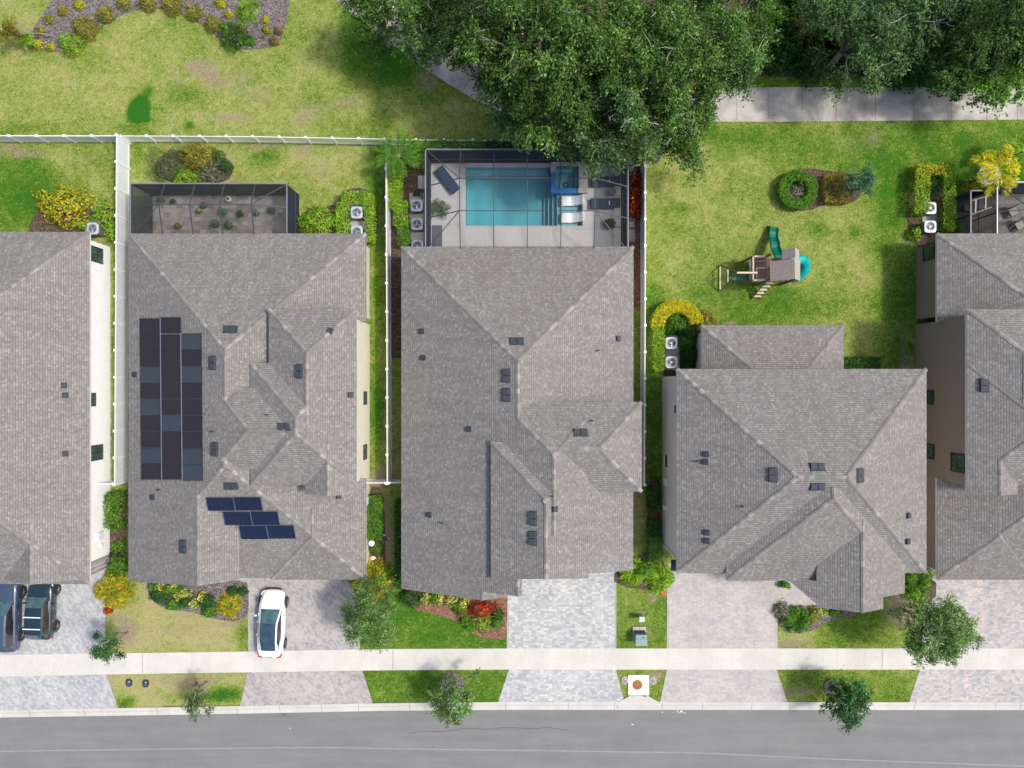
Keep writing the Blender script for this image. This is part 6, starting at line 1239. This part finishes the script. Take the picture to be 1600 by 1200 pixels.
# pool hedge, red crotons, pygmy date palm
for i, (a, b_, pal) in enumerate([(645, 700, 'green'), (700, 760, 'green'), (760, 825, 'dark'), (825, 880, 'dark'), (880, 925, 'green')]):
    shrub(['leftmost', 'second from the left', 'third from the left', 'fourth from the left', 'rightmost'][i]+' section of the hedge squeezed between picket fence and pool enclosure', (a+b_)/2, 230, (b_-a)/2/23.2, .34, 1.3, pal, 'hedge', 'hedge sections behind the pool', leaf=.16, boxy=True, dens=1.3, name='hedge')
for i, (py, r_) in enumerate([(277, .5), (297, .62), (315, .45), (327, .6)]): shrub('red croton in the bed right of the pool, '+['topmost of four', 'second from top', 'third from top', 'lowest of four'][i], 995-i*.5, py, .45, r_, .8, 'red', 'croton', 'red crotons along the solid fence', leaf=.2, asp=.4, dens=1.3, name='red_croton')
fronds('pygmy date palm beside the corner of the pool enclosure', 622, 240, 1.75, .9, 'green', 22, trunk=2.0, leafl=.34, arch=.5, cat='palm', name='date_palm', leaflets=34, lw=.075); shrub('yellow-green fern bush beneath the date palm, toward the pool cage', 652, 242, .7, .85, 1.1, 'lime', leaf=.26, asp=.2, lump=.5); shrub('lime hedge top just below the date palm', 617, 268, .45, 1.0, 1.1, 'lime', 'hedge', leaf=.13, boxy=True, name='hedge'); shrub('yellowish hedge end between date palm and pump', 611, 290, .45, .5, 1.0, 'gold', leaf=.13)
fronds('golden-fronded palm at the right edge, above the enclosure', 1568, 262, 1.75, 1.0, 'yellow', 13, trunk=2.6, leafl=.5, name='golden_palm', leaflets=34, lw=.13, arch=.7); fronds('lime palm tuft cut by the right edge of the photo', 1607, 232, 1.3, .9, 'lime', 12, trunk=2.3, leafl=.4, name='golden_palm', lw=.12); shrub('golden shrub under the golden palm beside the umbrella', 1532, 290, .7, .45, 1.2, 'gold', leaf=.14)
# potted plants
POT = plain("pot_grey", (.12, .11, .105), .8); POTW = plain("pot_white", (.6, .6, .58), .7)
def potted(label, px, py, r_, h, pal, kind='bush', pot=POT, leaf=.09):
    x, y = g(px, py, .3); r = tag(empty('potted_plant', (x, y, .07)), label, 'potted plant'); MB().tube([(0, 0, 0), (0, 0, .3)], [.13, .19], 14).build('pot', pot, r)
    if kind == 'palm':
        f = fronds(label, px, py, r_, h, pal, 13, leafl=.26, lw=.05, name='tmp', leaflets=16); 
        for ch in list(f.children): ch.parent = r; ch.location = (0, 0, .25)
        bpy.data.objects.remove(f)
    else:
        n = 260; d = RNG.normal(size=(n, 3)); d[:, 2] = abs(d[:, 2]); d /= np.linalg.norm(d, axis=1, keepdims=True); P = d*RNG.uniform(.4, 1, (n, 1))*np.array([r_, r_, h])+np.array([0, 0, .3]); link('plant', leafmesh('plant', P, d+RNG.normal(0, .5, d.shape), leaf*RNG.uniform(.6, 1.4, n), pick(PAL[pal], n), .5), r)
    return r
potted('potted feathery palm at the left side of the pool deck', 688, 327, .75, .8, 'oakgrey', 'palm'); potted('small dark potted yucca at the lower right of the pool deck', 953, 350, .36, .5, 'dark', 'palm')
for px, py, r_, pal, lab, pt in ((271, 315, .18, 'dark', 'small dark pot near the back wall of the patio, left', POT), (279, 353, .26, 'rust', 'low potted plant on the patio close to the roof edge', POT), (319, 321, .22, 'oakgrey', 'round potted plant by the patio ridge beam', POT), (311, 329, .16, 'olive', 'tiny olive potted plant on the patio', POT), (350, 332, .42, 'blue', 'upper blue-green potted plant of the patio group', POT), (338, 351, .42, 'dark', 'left dark potted plant of the patio group', POT), (358, 352, .46, 'dark', 'right dark potted plant of the patio group', POT), (376, 334, .28, 'dark', 'dark potted plant right of the patio group', POT), (401, 333, .18, 'grey', 'small grey pot on the right half of the patio', POT), (425, 329, .34, 'oakgrey', 'light green potted plant near the right patio wall', POT), (357, 311, .12, 'grey', 'tiny plant in a white pot by the back patio wall', POTW), (233+20, 313, .3, 'oakgrey', 'pale leafy potted plant in the left patio corner', POT)): potted(lab, px, py, r_, r_*1.1, pal, pot=pt)
# --- front gardens
shrub('bright green clipped hedge block against the white house wall', 179, 798, .5, 1.25, 1.1, 'green', 'hedge', leaf=.15, boxy=True, name='hedge', dens=1.3); shrub('small bright green shrub below the hedge block at the white house', 181, 857, .42, .42, .8, 'green', leaf=.12); shrub('bright green shrub at the front corner of the white house', 179, 886, .75, .75, 1.1, 'green', leaf=.14, dens=1.3)
fronds('golden areca clump at the edge of the blue-grey driveway', 174, 925, 1.35, 1.1, 'croton', 30, cat='areca palm', name='areca_palm', leafl=.42, leaflets=16, lw=.12, upright=.75); shrub('small red flowering plant at the foot of the golden areca', 167, 955, .28, .2, .4, 'red', 'flower', leaf=.13, name='red_flower')
for px, py, rx, ry, pal, lab in [(246, 930, .6, .65, 'dark', 'dark green mound, left end of the cream house front bed'), (268, 946, .5, .4, 'green', 'green mound at the lower rim of the cream house front bed'), (288, 942, .4, .4, 'dark', 'dark mound between yellow flowers and path of the front bed'), (240, 918, .35, .3, 'green', 'green tuft at the upper left of the cream house front bed'), (320, 942, .55, .45, 'dark', 'dark mound left of the small croton palm'), (324, 957, .5, .4, 'green', 'green mound at the lower rim below the dark one'), (362, 925, .32, .3, 'dark', 'small round boxwood near the path corner, left one'), (377, 926, .3, .3, 'dark', 'small round boxwood near the path corner, right one'), (265, 922, .7, .4, 'green', 'green shrub with yellow tips under the eave')]: shrub(lab, px, py, rx, ry, .7, pal, leaf=.11, dens=1.4, group='shrubs of the cream house front bed')
for px, py, rx, lab in [(280, 930, .7, 'yellow variegated plant in the middle of the cream house front bed'), (250, 918, .35, 'yellow variegated plant near the left end of the front bed'), (300, 945, .35, 'yellow variegated plant at the lower middle of the front bed'), (268, 917, .45, 'yellow variegated plant just under the cream house eave'), (313, 935, .25, 'tiny yellow variegated sprig in the front bed')]: shrub(lab, px, py, rx, .3, .6, 'variegated', 'plant', leaf=.15, dens=1.2, name='variegated_plant', lump=.5)
fronds('small green and orange croton palm in the cream house front bed', 356, 948, .95, .7, 'croton', 20, cat='areca palm', name='areca_palm', leafl=.32, leaflets=14, lw=.10)
shrub('long clipped green hedge along the right wall of the cream house', 586, 809, .48, 1.5, .9, 'green', 'hedge', leaf=.11, boxy=True, dens=1.5, name='hedge'); shrub('small green shrub below the round bin by the cream house', 586, 858, .45, .4, .7, 'green', leaf=.1); shrub('dark narrow hedge in shade at the left wall of the tan house', 623, 850, .22, 3.0, 1.0, 'dark', 'hedge', leaf=.13, boxy=True, name='hedge')
fronds('big golden areca clump at the front corner of the cream house', 578, 908, 1.6, 1.3, 'croton', 34, cat='areca palm', name='areca_palm', leafl=.45, leaflets=16, lw=.14, upright=.8); shrub('lime leafy bush between areca clump and feathery tree', 598, 905, .7, .9, 1.1, 'lime', leaf=.22, lump=.5)
shrub('dark green bush at the left end of the tan house front bed', 641, 935, .75, .7, .9, 'dark', leaf=.14, dens=1.3, lump=.4)
for px, py, rx, lab in [(664, 937, .45, 'left yellow variegated plant of the tan house front bed'), (686, 937, .35, 'second yellow variegated plant of the tan house front bed'), (703, 940, .5, 'third yellow variegated plant of the tan house front bed'), (724, 945, .32, 'right yellow variegated plant of the tan house front bed')]: shrub(lab, px, py, rx, .4, .6, 'variegated', 'plant', leaf=.16, dens=1.2, name='variegated_plant', lump=.5)
for px, py, rx, pal, lab in [(678, 936, .4, 'green', 'green filler shrub between the yellow plants'), (715, 950, .4, 'green', 'green mound behind the red crotons, left'), (722, 958, .35, 'rust', 'low brown-green mound, left of the lime fern'), (727, 970, .38, 'green', 'green mound left of the lime fern'), (734, 980, .35, 'green', 'green mound below the lime fern'), (778, 962, .4, 'dark', 'tall dark mound near the silver driveway'), (776, 976, .35, 'green', 'small green mound near the silver driveway')]: shrub(lab, px, py, rx, rx, .6, pal, leaf=.1, dens=1.4, group='shrubs of the tan house front bed')
shrub('dark red croton mass in the tan house front bed', 752, 953, .95, .5, .8, 'red', 'croton', leaf=.2, asp=.4, dens=1.3, name='red_croton', lump=.4); shrub('lime fern-like plant in front of the dark red croton', 750, 975, .9, .6, .6, 'lime', 'fern', leaf=.28, asp=.3, name='fern', lump=.5)
# between the tan and the grey house
for px, py, ry, pal, lab in [(1021, 777, .75, 'dark', 'upper dark clipped block at the grey house wall'), (1023, 822, .45, 'dark', 'small dark clipped block at the grey house wall'), (1023, 858, .9, 'green', 'lower green clipped block at the grey house wall')]: shrub(lab, px, py, .42, ry, .9, pal, 'hedge', 'clipped blocks along the grey house wall', leaf=.11, boxy=True, dens=1.5, name='hedge')
fronds('lime areca clump at the corner of the silver driveway', 990, 895, 1.15, 1.0, 'lime', 24, cat='areca palm', name='areca_palm', leafl=.42, leaflets=13, lw=.16); fronds('lime areca clump beside the rose driveway of the grey house', 1030, 904, 1.2, 1.0, 'lime', 24, cat='areca palm', name='areca_palm', leafl=.42, leaflets=13, lw=.16); shrub('small green bush between the two lime areca clumps', 1008, 890, .5, .5, 1.0, 'green', leaf=.17); x, y = g(1037, 925); o = MB().tube([(0, 0, 0), (0, 0, .12)], [.2, .24], 14).build('terracotta_saucer', plain('terracotta', (.45, .13, .04), .8)); o.location = (x, y, .03); tag(o, 'terracotta saucer on the ground by the rose driveway', 'saucer')
# grey house front
fronds('green leafy clump in the front bed of the grey house', 1247, 970, 1.0, .8, 'green', 26, cat='palm', name='fern_palm', leafl=.34, leaflets=13, lw=.13, upright=.8); shrub('dark speckled shrub at the corner of the rose driveway', 1224, 957, .5, .6, .7, 'grey', leaf=.12); shrub('yellow variegated plant below the grey house porch', 1281, 957, .6, .35, .6, 'variegated', 'plant', leaf=.15, name='variegated_plant'); shrub('olive shrub right of the green clump', 1270, 968, .45, .45, .6, 'olive', leaf=.12); shrub('low green shrub under the porch eave', 1308, 958, .5, .25, .5, 'green', leaf=.11); shrub('green shrub in the notch of the grey house front', 1373, 942, .35, .4, .8, 'green', leaf=.13); shrub('small dark plant in the entry court of the grey house', 1228, 915, .35, .22, .6, 'green', leaf=.16)
fronds('lush green clump between the grey house and the mixed driveway', 1437, 912, 1.1, 1.1, 'green', 28, cat='palm', name='fern_palm', leafl=.4, leaflets=14, lw=.15); shrub('yellow-green bush below the lush clump by the mixed driveway', 1435, 930, .8, .5, .9, 'lime', leaf=.17, lump=.5); shrub('tiny green shrub in the gap at the brown house corner', 1458, 898, .35, .35, .8, 'lime', leaf=.12)
# --- street trees
tree('small street tree with its foot in the bare patch left of the cream house lawn', 163, 1016, 3.4, .95, .85, .5, 'streetdark', 15, 150, .16, seed=90, cr=.48, base=(200, 988), trunk_r=.05, name='street_tree', pale=2, asp=.35, strand=1)
tree('thin sparse street tree at the kerb of the cream house', 307, 1100, 2.6, .75, .95, .6, 'oakgrey', 13, 120, .15, seed=91, cr=.5, base=(312, 1072), trunk_r=.05, name='street_tree', pale=3, asp=.3, strand=1)
tree('wide feathery front yard tree between cream and tan house', 575, 966, 4.2, 1.85, 2.05, 1.0, 'street', 42, 260, .19, seed=92, cr=.72, base=(594, 936), trunk_r=.09, name='feathery_tree', pale=4, asp=.2, strand=1, droop=.6)
tree('street tree in a round mulch ring at the kerb of the tan house', 708, 1098, 2.9, 1.4, 1.5, .8, 'street', 26, 190, .17, seed=93, cr=.6, base=(705, 1068), trunk_r=.06, name='street_tree', pale=3, asp=.32, strand=1)
tree('dark green street tree at the kerb of the grey house', 1328, 1102, 3.0, 1.4, 1.4, .8, 'streetdark', 28, 200, .18, seed=94, cr=.6, base=(1299, 1072), trunk_r=.06, name='street_tree', pale=2, asp=.38, strand=1)
tree('largest front yard tree, spreading over sidewalk and mixed paver driveway', 1472, 990, 4.5, 2.35, 1.95, 1.0, 'street', 52, 250, .2, seed=95, cr=.75, base=(1412, 952), trunk_r=.10, name='feathery_tree', pale=5, asp=.28, strand=1, droop=.5)
